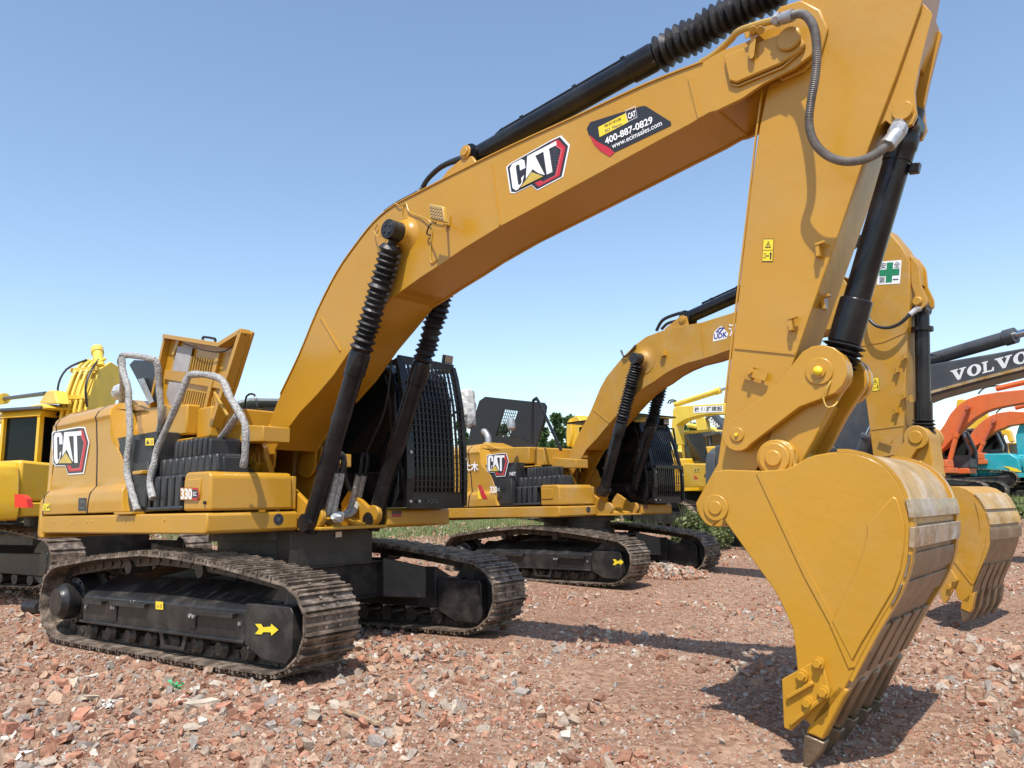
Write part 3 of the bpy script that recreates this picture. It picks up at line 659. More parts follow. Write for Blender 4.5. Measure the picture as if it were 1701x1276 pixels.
# ------------------------------------------------------------------ upper body shared by the two near excavators (local metres)
def upper_body(root, F, main=True):
    PM = M['paint'] if main else M['paint2']
    # ---- platform skirts and centre section
    b = B()
    b.prism([(-3.15, 1.22), (.96, 1.215), (1.0, 1.235), (1.0, 1.405), (.97, 1.42), (-3.15, 1.44)], -1.49, -.46)
    o = b.build('platform', PM, root, bevel=.018)
    D = Decal((1.0, -.76, 1.28), (1.0, -.64, 1.28), (1.0, -.76, 1.40)); D.poly([(.5 + .5 * math.cos(k / 12 * math.pi), .5 + .5 * math.sin(k / 12 * math.pi)) for k in range(24)], M['decalgrey'], 0)
    D.poly([(.5 + .42 * math.cos(k / 12 * math.pi), .5 + .42 * math.sin(k / 12 * math.pi)) for k in range(24)], M['decalblack'], 1); D.rect(.3, .3, .7, .7, M['decalgrey'], 2); D.build('round_port', o)
    q = B()
    for x in (-2.75, -2.2, -1.75, -1.62, -.75, -.55, .15): q.cyl((x, -1.489, 1.36), (x, -1.496, 1.36), .014, n=8)
    q.build('screw', M['bronze'], o)
    b = B().prism([(-3.15, 1.22), (1.30, 1.215), (1.34, 1.24), (1.34, 1.40), (1.30, 1.43), (-3.15, 1.44)], .50, 1.49)
    o2 = b.build('cab_platform', PM, root, bevel=.015)
    D = Decal((1.34, .56, 1.33), (1.34, .70, 1.33), (1.34, .56, 1.40)); D.rect(0, 0, 1, 1, M['decalgrey'], 0); D.rect(.05, .1, .95, .45, M['decalred'], 1); D.build('rating_plate', o2)
    b = B().box((-3.0, -.455, 1.22), (.95, .495, 1.40)); b.box((.95, -.44, 1.215), (1.36, .48, 1.25))
    for y in (-.62, -.40, .36, .60): b.prism([(.75, 1.24), (1.30, 1.24)] + arc(1.27, 1.36, .11, -60, 130, 8) + [(.85, 1.66), (.7, 1.5)], y - .03, y + .03) if y in (-.40, .36) else None
    for y in (-.17, .15): b.obox((1.15, y, 1.30), (.14, 0, -.05), (0, .07, 0), (.01, 0, .02))
    b.build('turntable_front', PM, root, bevel=.01)
    # ---- boom foot bracket
    for s_ in (-1, 1):
        y = s_ * .40 - .01; b = B().prism([(-.55, 1.40), (.55, 1.40), (.50, 1.72), (.33, 2.02)] + arc(.06, 2.02, .25, 0, 150, 10) + [(-.30, 1.8)], y - .035, y + .035)
        boss(b, .06, 2.02, y + s_ * .035, s_, [.17, .11, .075], .02)
        if s_ < 0:
            b.prism([(.0, 1.80), (.20, 1.86), (.30, 1.98), (.22, 1.98), (.16, 1.92), (.02, 1.88)], y - .12, y - .035)
            b.cyl((.06, y - .095, 2.02), (.06, y - .12, 2.02), .03, n=6)
        b.build('boom_foot_bracket', PM, root, bevel=.008)
    # ---- side wall: moulded doors following a section, front edge cut to the traced line
    sec = [(-1.49, 1.455), (-1.495, 1.60), (-1.485, 1.70), (-1.425, 1.775), (-1.42, 2.2), (-1.43, 2.56), (-1.445, 2.62), (-1.40, 2.70), (-1.30, 2.775), (-1.05, 2.83), (-.6, 2.84), (-.6, 1.455)]
    fz = [1.45, 1.70, 2.0, 2.16, 2.24, 2.36, 2.62, 2.72, 2.84]; fxs = [-.81, -.87, -1.02, -1.12, -1.32, -1.40, -1.42, -1.50, -1.62]
    xf = lambda z: float(np.interp(z, fz, fxs))
    xs = lambda z: float(np.interp(z, [1.45, 1.78, 2.84], [-1.78, -1.72, -1.86]))
    xr = lambda z: float(np.interp(z, [1.2, 1.7, 2.84], [-3.16, -3.16, -3.04]))
    def panel(x0, x1, name, mat, g0=.012, g1=.012):
        dense = []
        for (a, c), (d, e) in zip(sec, sec[1:]):
            for k in range(4): dense.append((a + (d - a) * k / 4, c + (e - c) * k / 4))
        dense.append(sec[-1]); b = B()
        A = [(x0(z) + g0, y, z) for y, z in dense]; C_ = [(x1(z) - g1, y, z) for y, z in dense]
        return b.loft(A, C_).build(name, mat, root, bevel=.012, ang=40)
    panel(xr, xs, 'side_door', PM); d2 = panel(xs, xf, 'side_door', PM)
    for fx_ in (xr, xs):     # added black strips standing in for the shade inside the door gaps
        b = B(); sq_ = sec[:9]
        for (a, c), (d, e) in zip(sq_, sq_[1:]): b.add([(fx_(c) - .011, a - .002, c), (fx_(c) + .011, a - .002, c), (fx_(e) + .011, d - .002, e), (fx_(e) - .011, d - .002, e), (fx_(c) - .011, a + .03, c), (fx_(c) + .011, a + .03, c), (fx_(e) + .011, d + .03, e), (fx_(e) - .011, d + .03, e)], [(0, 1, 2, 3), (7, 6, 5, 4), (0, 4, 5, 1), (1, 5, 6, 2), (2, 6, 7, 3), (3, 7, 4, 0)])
        b.build('seam_shade', M['rubber'], root)
    dk = B().box((-3.1, -1.40, 1.46), (-1.5, -.62, 2.7)); dk.build('engine_bay', M['black'], root)
    # front return flange of the door, seen as a step
    # counterweight: curved tail
    plan = [(-3.17, -1.49), (-3.30, -1.485), (-3.42, -1.42), (-3.50, -1.28), (-3.62, -.8), (-3.68, 0), (-3.62, .8), (-3.50, 1.28), (-3.42, 1.42), (-3.17, 1.49)]
    levels = [(1.16, .0, .03), (1.20, 0, 0), (1.62, 0, 0), (1.74, .055, .06), (2.55, .06, .075), (2.70, .09, .10), (2.80, .22, .24), (2.84, .34, .4)]
    vs = []; fs = []; n = len(plan)
    for z, iny, inx in levels:
        for x, y in plan: vs.append((x + inx * (1 if x < -3.2 else .7) * (1 if x < -3.18 else 1.2), y * (1 - iny / 1.49), z))
    for i in range(len(levels) - 1):
        for k in range(n): fs.append((i * n + k, i * n + (k + 1) % n, (i + 1) * n + (k + 1) % n, (i + 1) * n + k))
    fs += [tuple(range(n)), tuple(range(len(vs) - n, len(vs)))]
    cw = B().add(vs, fs).build('counterweight', PM, root, bevel=.02, ang=45)
    if main:
        o_ = Decal((-2.50, -1.432, 1.99), (-1.98, -1.432, 1.98), (-2.53, -1.437, 2.49))
        cat_emblem(Decal(*on_y(F, -1.427, (91.0, 770.5), (137, 770), (90, 719.5)))).build('maker_emblem', root)
        D = Decal(*on_y(F, -1.492, (130, 848.5), (143.5, 848.5), (131, 827.5))); D.rect(0, 0, 1, 1, M['decalblack'], 0); D.rect(.2, .15, .8, .85, M['decalgrey'], 1); D.rect(.3, .3, .7, .6, M['decalblack'], 2); D.build('door_latch', root)
        D = Decal(*on_y(F, -1.493, (70.5, 849), (84, 849), (71, 836))); D.rect(0, 0, 1, 1, M['bronze'], 0); D.rect(.06, .06, .94, .94, M['labely'], 1); D.poly([(.12, .2), (.45, .2), (.28, .75)], M['decalblack'], 2); D.poly([(.17, .26), (.40, .26), (.28, .64)], M['labely'], 3); D.poly([(.55, .45), (.7, .25), (.7, .38), (.9, .38), (.9, .8), (.8, .8), (.8, .52), (.7, .52), (.7, .62)], M['decalblack'], 2); D.build('door_label', root)
    else:
        cat_emblem(Decal(*on_y(F, -1.425, (811, 783), (838, 783), (811, 757)))).build('maker_emblem', root)
        D = Decal(*on_y(F, -1.497, (794, 829), (813, 829), (794, 805))); D.poly([(0, 0), (.35, 0), (.0, .8)], M['labely'], 0); D.poly([(.42, 0), (.85, 0), (.25, 1), (.0, .95)], M['decalred'], 1); D.build('hazard_stripe', root)
        D = Decal(*on_y(F, -1.497, (814, 819), (832, 819), (814, 808))); D.text('320', 0, 0, .66, 1, M['white'], 1, bold=.03); D.poly([(.68, .15), (.95, .15), (1, .5), (.95, .9), (.68, .9)], M['decalblack'], 1); D.text('GC', .71, .3, .92, .75, M['white'], 2); D.build('model_number', root)
        D = Decal(*on_y(F, -1.44, (771, 782), (795, 783), (771, 767))); D.text('土木', 0, 0, 1, 1, M['white'], 1, bold=.03); D.build('owner_lettering', root)
        D = Decal(*on_y(F, -1.437, (846, 791), (858, 791), (846, 783))); D.rect(0, 0, 1, 1, M['decalblack'], 0); D.text('NET', .08, .15, .92, .85, M['white'], 1, bold=.02); D.build('net_sticker', root)
    # ---- radiator / pump bay wall between door and tank
    b = B().box((-1.35, -1.38, 1.45), (-.35, -.7, 2.33)); b.prism([(-1.2, 1.45), (-.36, 1.45), (-.36, 2.24), (-1.2, 2.30)], -1.41, -1.385)
    b.prism([(-.80, 1.50), (-.42, 1.50), (-.42, 2.0), (-.80, 2.0)], -1.43, -1.41)
    o = b.build('pump_bay_wall', M['plastic'], root, bevel=.015)
    if main:
        D = Decal(*on_y(F, -1.435, (242, 740), (256, 740), (242, 728))); D.rect(0, 0, 1, 1, M['labely'], 0); D.poly([(.1, .2), (.5, .2), (.3, .8)], M['decalblack'], 1); D.rect(.6, .2, .9, .7, M['bronze'], 1); D.build('caution_label', o)
        B().box((-.62, -1.50, 1.86), (-.40, -1.41, 1.90)).build('grab_step', PM, o, bevel=.008)
        B().box((-.95, -1.53, 1.43), (-.50, -1.38, 1.455)).build('rail_foot_plate', PM, o, bevel=.004)
    # ---- moulded fuel tank with ribs
    b = B(); x = -.34
    b.box((-.34, -1.30, 1.45), (.92, -1.0, 1.98)); b.box((-.10, -1.28, 1.98), (.62, -.95, 2.18)); b.box((-.34, -1.0, 1.45), (.30, -.55, 1.9))
    for k in range(9):
        x0 = -.30 + k * .137; b.prism([(x0, 1.82), (x0 + .018, 1.97), (x0 + .035, 2.01), (x0 + .095, 2.01), (x0 + .112, 1.97), (x0 + .125, 1.82)], -1.36, -1.0)
    for k in range(7): b.box((-.08 + k * .10, -1.31, 2.0), (-.02 + k * .10, -.9, 2.20))
    for k in range(4): b.box((-.27 + k * .155, -1.42, 1.47), (-.165 + k * .155, -1.25, 1.82))
    b.box((-.33, -1.40, 1.78), (.40, -1.28, 1.83)); b.box((-.33, -1.46, 1.455), (.42, -1.28, 1.50))
    b.build('fuel_tank', M['plastic'], root, bevel=.022, seg=3)
    # ---- tool box at the front corner
    tb = B().prism([(.46, 1.445), (.99, 1.44), (.975, 1.78), (.93, 1.825), (.50, 1.835), (.46, 1.80)], -1.455, -.52).build('toolbox', PM, root, bevel=.035, seg=4)
    B().prism([(.49, 1.56), (.80, 1.56), (.80, 1.76), (.49, 1.76)], -1.468, -1.45).build('toolbox_door', PM, tb, bevel=.008)
    B().box((.60, -.515, 1.44), (.96, -.46, 1.79)).build('toolbox_end', PM, tb, bevel=.01)
    if main:
        D = Decal(*on_y(F, -1.47, (301, 829.5), (332, 830), (301, 811.5))); D.text('330', .0, 0, .62, 1, M['white'], 2, bold=.035); D.poly([(-.03, -.06), (.86, -.06), (1.0, .45), (.9, 1.05), (.60, 1.08), (-.03, 1.06)], M['decalred'], 0)
        D.poly([(-.015, -.03), (.62, -.03), (.62, 1.03), (-.015, 1.03)], PM, 1); D.poly([(.62, .15), (.88, .15), (.93, .5), (.88, .88), (.62, .88)], M['decalblack'], 1); D.text('GC', .66, .32, .85, .70, M['white'], 2, bold=.02)
        D.build('model_number', tb)
        B().cyl((.90, -1.456, 1.52), (.90, -1.475, 1.52), .018, n=12).build('lock', M['black'], tb)
    # ---- engine deck boxes
    b = B()
    b.prism([(-2.9, 2.3), (-.20, 2.3), (-.20, 2.64), (-1.2, 2.70), (-2.9, 2.80)], -1.12, .35); b.box((-.20, -1.00, 2.25), (.12, .35, 2.60))
    b.prism([(-1.7, 2.6), (-1.1, 2.6), (-1.1, 2.66), (-1.7, 2.86)], -1.12, .3)
    b.build('engine_deck', PM, root, bevel=.02)
    b = B().prism([(.02, 2.20), (.80, 2.16), (.80, 2.33), (.02, 2.42)], -.78, -.44); b.box((-.45, -1.14, 2.22), (.05, -1.0, 2.25)); b.build('battery_cover', PM, root, bevel=.012)
    B().box((-.3, -.9, 1.9), (.02, -.50, 2.19)).build('valve_bay', M['black'], root)
    b = B().box((-3.0, .4, 1.44), (-.35, 1.45, 2.45)); b.build('left_body', PM, root, bevel=.04)
    b = B()
    for k in range(9):
        b.bar((-.9 + k * .09, -.2, 2.68), (-.9 + k * .09, .5, 2.78), .02, .02)
    b.bar((-.95, -.25, 2.67), (-.1, -.25, 2.67), .03, .03); b.bar((-.95, .5, 2.78), (-.1, .5, 2.78), .03, .03)
    b.tube([(-.7, -.1, 2.7), (-.68, -.1, 2.88), (-.5, -.1, 2.88), (-.42, -.1, 2.72)], .014, 6, 3)
    if main: b.build('engine_grille', M['black'], root)
    if main:
        b = B(); X = lambda u, v, y: F.Y(u, v, y)
        for pts, y0_, y1_ in (([(228, 848), (219, 818), (212, 790), (211, 765), (216, 720), (214, 670), (213, 645), (204, 615), (203, 594)], -1.46, -1.46),
                              ([(203, 594), (208, 590), (248, 595), (261, 605), (264, 640), (268, 690), (264, 718)], -1.46, -1.12),
                              ([(200, 715), (202, 670), (204, 630), (201, 600), (203, 592)], -1.0, -1.46)):
            P_ = [X(u, v, y0_ + (y1_ - y0_) * i / (len(pts) - 1)) for i, (u, v) in enumerate(pts)]
            b.tube(P_, [.037 + .004 * math.sin(i * 2.1) for i in range(40)], 10, 5)
        b.build('handrail', M['wrap'], root)
        b = B(); c_ = X(200, 652, -1.1); b.lathe(c_ - np.array([.12, 0, .02]), c_ + np.array([.14, 0, .03]), [(0, .03), (.2, .09), (.5, .11), (.8, .08), (1, .03)], 9); b.build('wrapped_joint', M['film'], root)
        b = B()
        for pts, ya, yb_ in (([(254, 828), (249, 800), (256, 770), (262, 745), (286, 690), (303, 650), (312, 627), (322, 622), (350, 624), (370, 633), (382, 660), (400, 690), (408, 712), (407, 755), (404, 775)], -1.46, -1.20),
                          ([(394, 690), (372, 722), (350, 748)], -1.25, -.9)):
            P_ = [X(u, v, ya + (yb_ - ya) * i / (len(pts) - 1)) for i, (u, v) in enumerate(pts)]
            b.tube(P_, [.037 + .004 * math.sin(i * 1.7) for i in range(40)], 10, 5)
        b.build('handrail', M['wrap'], root)
        # raised engine hood seen from inside
        yh = -.95; T = lambda u, v, d=0: X(u, v, yh + d)
        Z = [(281, 558), (378, 573), (417, 550), (419, 553), (392, 640), (366, 712), (254, 690), (262, 640)]
        b = B(); A = [T(*q) for q in Z]; C_ = [T(*q) + np.array([-.03, .05, .01]) for q in Z]; b.loft(A, C_)
        def strip(p, q, wd, dp):
            p, q = T(*p), T(*q); d = (q - p) / np.linalg.norm(q - p); u = np.cross(d, (0, 1, 0)); b.obox((p + q) / 2 + np.array([0, -dp / 2, 0]), (q - p) / 2, u * wd / 2, (0, dp / 2, 0))
        strip((283, 560), (378, 575), .05, .10); strip((378, 575), (416, 552), .05, .12); strip((283, 562), (256, 688), .05, .08); strip((415, 553), (366, 710), .06, .12)
        strip((276, 622), (384, 640), .12, .03); strip((368, 585), (340, 700), .07, .04); strip((300, 565), (290, 590), .06, .03)
        hd = b.build('engine_hood', PM, root, bevel=.004)
        for base, n_, du, dv, L_ in (((321, 592), 11, 4.1, .75, (-5.5, 26)), ((309, 647), 11, 3.7, .6, (-6, 26))):
            q = B()
            for k in range(n_):
                p = T(base[0] + du * k, base[1] + dv * k, -.02); r_ = T(base[0] + du * k + L_[0], base[1] + dv * k + L_[1], -.02); q.bar(p, r_, .016, .03, up=(0, 1, 0))
            q.build('louvre', M['bronze'], hd)
        for Zp in ([(295, 575), (320, 578), (312, 619), (286, 616)], [(281, 634), (304, 637), (286, 686), (276, 655)]):
            q = B(); q.loft([T(*z_, -.012) for z_ in Zp], [T(*z_, -.03) for z_ in Zp]); q.build('foam_pad', M['foam'], hd)
        q = B(); q.tube([T(337, 565), T(338, 560, .0), T(357, 563), T(357, 568)], .016, 6, 2); q.build('hood_handle', M['black'], hd)
        q = B(); q.tube([T(305, 571, -.06), T(325, 577, -.1), T(345, 583, -.1), T(375, 583, -.08), T(408, 556, -.06)], .008, 5, 4); q.build('cable', M['hose'], hd)
        q = B(); q.bar(T(356, 652, -.05), T(378, 690, -.3), .02, .02); q.bar(T(354, 660, -.03), T(348, 705, -.03), .015, .015); q.build('hood_stay', M['bronze'], hd)
        # small black hood standing open
        q = B(); Zp = [(222, 598), (250, 599), (257, 606), (263, 625), (263, 668), (245, 668), (232, 640), (214, 606)]
        q.loft([X(*z_, -1.02) for z_ in Zp], [X(*z_, -1.02) + np.array([0, .05, 0]) for z_ in Zp]); sh = q.build('air_intake_cover', M['plastic'], root, bevel=.01)
        q = B(); q.loft([X(*z_, -1.05) for z_ in ((229, 630), (239, 628), (256, 667), (247, 671))], [X(*z_, -1.03) for z_ in ((229, 630), (239, 628), (256, 667), (247, 671))]); q.build('hinge_strip', M['steel'], sh)
        q = B(); q.tube([X(201, 612, -1.05), X(196, 602, -1.05), X(199, 592, -1.05), X(206, 592, -1.05)], .014, 6, 4); q.build('hose', M['hose'], sh)
    # ---- cab
    cab = B(); yl, yr = .50, 1.42
    prof = [(-.30, 1.44), (1.42, 1.44), (1.50, 1.60), (1.50, 2.0), (1.36, 2.75), (1.24, 3.02), (.9, 3.10), (-.2, 3.10), (-.32, 3.0)]
    for (a, c) in ((yl, yl + .05), (yr - .05, yr)):
        inner = [(-.20, 1.85), (1.28, 1.85), (1.36, 2.02), (1.24, 2.72), (1.14, 2.94), (-.2, 2.94)]
        n = len(prof)
        for A_, B_, C2, D2 in (((-.32, 1.44), (1.43, 1.44), (1.5, 1.85), (-.32, 1.85)), ((-.32, 2.98), (1.34, 2.98), (1.2, 3.14), (-.32, 3.14)), ((-.32, 1.84), (-.2, 1.84), (-.2, 2.95), (-.32, 2.95)), ((1.40, 1.84), (1.5, 1.84), (1.40, 2.98), (1.32, 2.98)), ((.40, 1.84), (.48, 1.84), (.48, 2.95), (.40, 2.95))):
            cab.prism([A_, B_, C2, D2], a, c)
    cab.prism([(-.32, 3.0), (1.32, 3.0), (1.2, 3.11), (.9, 3.15), (-.2, 3.15), (-.32, 3.10)], yl, yr); cab.box((-.32, yl, 1.44), (-.26, yr, 3.05)); cab.box((-.3, yl, 1.44), (1.4, yr, 1.50))
    cab.prism([(1.36, 1.45), (1.44, 1.45), (1.51, 1.6), (1.51, 1.88), (1.46, 1.88), (1.46, 1.62)], yl, yr)
    for a, c in ((yl, yl + .07), (yr - .07, yr)): cab.prism([(1.40, 1.85), (1.50, 1.85), (1.50, 2.1), (1.46, 2.75), (1.32, 3.06), (1.24, 3.02), (1.38, 2.72), (1.42, 2.1)], a, c)
    co = cab.build('cab', M['black'], root, bevel=.012)
    g = B(); g.prism([(1.44, 1.87), (1.46, 1.87), (1.46, 2.1), (1.42, 2.74), (1.28, 3.03), (1.26, 3.02), (1.40, 2.73), (1.44, 2.1)], yl + .06, yr - .06); g.box((-.21, yl + .02, 1.84), (1.38, yl + .03, 2.99)); g.box((-.21, yr - .03, 1.84), (1.38, yr - .02, 2.99)); g.box((-.25, yl + .06, 1.9), (-.24, yr - .06, 2.99))
    g.build('window', M['glass'], co)
    q = B().box((.25, .75, 1.5), (.85, 1.2, 1.95)); q.prism([(.15, 1.9), (.35, 1.9), (.25, 2.6), (.1, 2.6)], .72, 1.22); q.build('seat', M['plastic'], co, bevel=.04)
    # guard frame and bars in front
    gp = [(1.60, 1.44), (1.62, 1.75), (1.61, 2.15), (1.57, 2.62), (1.49, 3.0), (1.44, 3.15)]
    if not main: gp = [(1.62, 1.46), (1.66, 1.75), (1.66, 2.15), (1.62, 2.18), (1.52, 2.62), (1.34, 3.05)]
    gx = lambda z: float(np.interp(z, [p_[1] for p_ in gp], [p_[0] for p_ in gp])); b = B(); ga, gb = .56, 1.47
    for y, wd in ((ga, .09), (gb, .06)):
        for p_, q_ in zip(gp, gp[1:]): b.bar((p_[0], y, p_[1]), (q_[0], y, q_[1]), wd, .05)
    b.bar((gp[0][0], ga, gp[0][1] + .07), (gp[0][0], gb, gp[0][1] + .07), .03, .19); b.bar((gp[-1][0], ga, gp[-1][1]), (gp[-1][0], gb, gp[-1][1]), .04, .09)
    for y in (ga, gb): b.bar((gp[-1][0], y, gp[-1][1] - .03), (.4, y, 3.16), .05, .05); b.bar((gp[0][0], y, 1.5), (1.40, y, 1.5), .04, .04)
    for y in (.8, 1.1): b.bar((gp[-1][0], y, gp[-1][1]), (.4, y, 3.16), .03, .03)
    zz = [gp[0][1] + .15 + k * (gp[-1][1] - gp[0][1] - .15) / (22 if main else 3) for k in range(1, 22 if main else 3)]
    nb = 13 if main else 13
    for k in range(nb):
        y = ga + .07 + k * (gb - ga - .13) / (nb - 1); zl = np.linspace(gp[0][1] + .1, gp[-1][1], 14)
        for z0, z1 in zip(zl, zl[1:]): b.bar((gx(z0), y, z0), (gx(z1), y, z1), .034 if main else .032, .012, up=(1, 0, 0))
    for z in zz: b.bar((gx(z) + .018, ga, z), (gx(z) + .018, gb, z), .007, .007) if main else None
    if not main:
        b.bar((1.68, ga, 2.16), (1.68, gb, 2.16), .05, .07)
        b.bar((1.60, gb + .12, 1.5), (1.42, gb + .12, 3.0), .03, .03); b.bar((1.60, gb, 1.5), (1.60, gb + .12, 1.5), .03, .03); b.bar((1.36, gb, 3.0), (1.42, gb + .12, 3.0), .03, .03)
    gu = b.build('cab_guard', M['black'], co)
    q = B()
    for y, z in ((ga + .01, 1.50), (ga + .14, 1.50), (ga + .01, 2.05), (gb, 2.0)): q.cyl((gx(z) + .02, y, z), (gx(z) + .045, y, z), .018, n=8)
    q.build('bolt', M['steel'], gu)
    if main:
        D = Decal((1.628, .82, 1.47), (1.628, 1.0, 1.47), (1.628, .82, 1.53)); D.text('X001', 0, 0, 1, 1, M['decalgrey'], 0); D.build('chalk_mark', gu)
        q = B().obox((1.42, 1.40, 3.26), (.025, 0, -.006), (0, .075, 0), (.01, 0, .05)); lp = q.build('work_light', M['black'], co, bevel=.008)
        B().obox((1.450, 1.40, 3.255), (.004, 0, -.001), (0, .062, 0), (.008, 0, .042)).build('light_lens', M['lens'], lp)
        B().tube([(1.38, 1.30, 3.14), (1.38, 1.34, 3.2), (1.4, 1.38, 3.23)], .008, 5, 3).build('bracket', M['black'], lp)
        q = B().lathe((1.45, 1.75, 2.42), (1.42, 1.74, 2.92), [(0, .03), (.08, .09), (.3, .10), (.6, .12), (.92, .10), (1, .04)], 9); rr = random.Random(5)
        q.move(lambda v: v + np.array([rr.uniform(-.02, .02), rr.uniform(-.03, .03), rr.uniform(-.02, .02)])); mr_ = q.build('wrapped_mirror', M['film'], co, ang=20)
        B().tube([(1.3, 1.45, 2.5), (1.38, 1.6, 2.62), (1.42, 1.7, 2.7)], .015, 6, 3).build('mirror_arm', M['black'], mr_)
        q = B().lathe((.7, .7, 3.14), (.7, .7, 3.17), [(0, .2), (1, .2)], 10)
        q = B().tube([(1.2, .36, 3.12), (1.0, .40, 3.2), (.8, .5, 3.16)], .012, 5, 4); q.build('cable', M['hose'], co)
    else:
        q = B().box((-.5, .3, 3.22), (1.5, 1.6, 3.25)); q.bar((-.1, .5, 3.05), (-.1, .5, 3.25), .04, .04); q.bar((1.2, 1.3, 3.05), (1.3, 1.3, 3.25), .04, .04); q.build('sun_visor', M['black'], co)
        q = B().box((1.3, 1.22, 3.06), (1.45, 1.42, 3.2)); lp = q.build('work_light', M['black'], co, bevel=.01)
        B().box((1.45, 1.24, 3.08), (1.458, 1.40, 3.18)).build('light_lens', M['lens'], lp)
        # black hood raised over the engine
        Zp = [(775, 748), (781, 715), (796, 666), (800, 661), (806, 659), (903, 669), (907, 675), (905, 690), (890, 745)]
        q = B(); ring = lambda pts, y: [F.Y(*z_, y) for z_ in pts]
        hole = [(836, 680), (860, 683), (846, 727), (823, 724)]
        # panel built as strips round the mesh window
        quads = [[(775, 748), (781, 715), (796, 666), (806, 659), (834, 662), (836, 680), (823, 724), (815, 748)], [(834, 662), (862, 665), (860, 683), (836, 680)], [(823, 724), (846, 727), (842, 748), (815, 748)],
                 [(862, 665), (903, 669), (907, 675), (905, 690), (890, 745), (842, 748), (846, 727), (860, 683)]]
        for z_ in quads: q.loft(ring(z_, -.55), [p_ + np.array([0, .04, 0]) for p_ in ring(z_, -.55)])
        hd = q.build('engine_hood', M['hose'], root)
        q = B()
        for k in range(1, 9): q.bar(F.Y(836 - 13 * k / 9, 680 + 44 * k / 9, -.54), F.Y(860 - 14 * k / 9, 683 + 44 * k / 9, -.54), .012, .012)
        for k in range(1, 8): q.bar(F.Y(836 + 24 * k / 8, 680 + 3 * k / 8, -.54), F.Y(823 + 23 * k / 8, 724 + 3 * k / 8, -.54), .012, .012)
        q.build('hood_mesh', M['black'], hd)
        q = B(); q.tube([F.Y(812, 748, -.9), F.Y(811, 728, -.9), F.Y(806, 718, -.9), F.Y(803, 717, -.9)], .07, 12, 4); q.build('exhaust_pipe', M['steel'], root)
        q = B(); q.tube([F.Y(884, 738, -1.3), F.Y(885, 672, -1.3), F.Y(889, 664, -1.3), F.Y(895, 668, -1.3), F.Y(932, 748, -1.3)], .03, 8, 3); q.build('handrail', M['black'], root)
        q = B(); q.tube([F.Y(878, 733, -1.5), F.Y(865, 726, -1.5), F.Y(850, 725, -1.5), F.Y(846, 716, -1.5)], .012, 6, 3); mo = q.build('mirror_arm', M['black'], root)
        q = B().lathe(F.Y(850, 715, -1.5), F.Y(848, 694, -1.5), [(0, .03), (.15, .08), (.5, .09), (.85, .08), (1, .03)], 12); q.build('mirror', M['steel'], mo)
    return co

# ================================================================== the near excavator
F = Fr((0, 0, 0), -4)
root = thing('excavator', 'largest ochre excavator, nearest, number 330 on its toolbox, bucket resting on the rubble', 'excavator', (0, 0, 0), -4)
rt = yaw_fn(4)
for sy in (-1, 1):
    track(root, min(sy * .995, sy * 1.595), max(sy * .995, sy * 1.595), TP, rt)
    fr_ = side_frame(root, sy, rt)
    if sy < 0:
        G = Fr((0, 0, 0), 0); fn = rt
        def GD(a, b, c, y): return [fn(v) for v in on_y(G, y, a, b, c)]
        D = Decal(*GD((424, 1054), (463, 1054), (424, 1036), -1.52)); D.poly([(.0, .05), (.17, .5), (0, .98), (.27, .97), (.36, .66), (.68, .72), (.70, .98), (1.0, .42), (.70, -.12), (.68, .2), (.36, .22), (.28, .0)], M['labely'], 0); D.build('arrow_marking', fr_)
        D = Decal(*GD((259, 1012), (271.5, 1013), (259, 999), -1.505)); D.rect(0, 0, 1, 1, M['labely'], 0); D.poly([(.15, .25), (.5, .25), (.33, .75)], M['bronze'], 1); D.rect(.6, .25, .85, .7, M['bronze'], 1); D.build('caution_label', fr_)
        D = Decal(*GD((217, 1006), (226, 1006.5), (217, 997), -1.505)); D.text('15', 0, 0, 1, 1, M['steel'], 0); D.build('stencil_number', fr_)
cb = carbody(root, rt)
D = Decal(*[rt(v) for v in (Fr((0, 0, 0), 0).X(651, 961, .97), Fr((0, 0, 0), 0).X(661, 960.5, .97), Fr((0, 0, 0), 0).X(651, 951, .97))]); D.rect(0, 0, 1, 1, M['white'], 0); D.rect(.2, .2, .8, .8, M['decalgrey'], 1); D.rect(.35, .35, .65, .65, M['white'], 2); D.build('plate_sticker', cb)
B().box((1.0, -.5, .80), (1.25, .62, 1.215)).move(lambda v: v - np.array([.32, 0, 0])).build('swing_guard', M['frameblack'], cb, bevel=.01)
D = Decal(F.X(557, 893, .94), F.X(567.5, 892, .94), F.X(557, 884, .94)); D.rect(0, 0, 1, 1, M['white'], 0); D.build('paper_label', cb)
co = upper_body(root, F, True)
PM = M['paint']

# ---- boom
yb = .30
top_px = [(437, 728), (466, 655), (497, 590), (528, 515), (560, 452), (590, 408), (622, 368), (655, 341), (700, 317), (760, 286), (850, 242), (960, 192), (1070, 141), (1148, 110), (1168, 103), (1200, 84), (1240, 69), (1300, 52)]
low_px = [(1290, 108), (1268, 139), (1232, 164), (1190, 184), (1178, 187), (1150, 204), (1090, 236), (1000, 285), (900, 339), (831, 376), (770, 413), (737, 436), (700, 460), (672, 480), (650, 494), (622, 530), (590, 570), (555, 622), (527, 655), (499, 684), (472, 720), (456, 748)]
tp_ = F.xz(top_px, -yb); lw_ = F.xz(low_px, -yb)
tip = F.xz([(1315, 70)], -yb)[0]
poly = tp_[:-1] + [(tip[0] - .02, tip[1] + .19), (tip[0] + .12, tip[1] + .15), (tip[0] + .19, tip[1]), (tip[0] + .12, tip[1] - .15), (tip[0], tip[1] - .2)] + lw_[1:] + arc(.08, 2.02, .2, -20, -150, 6)
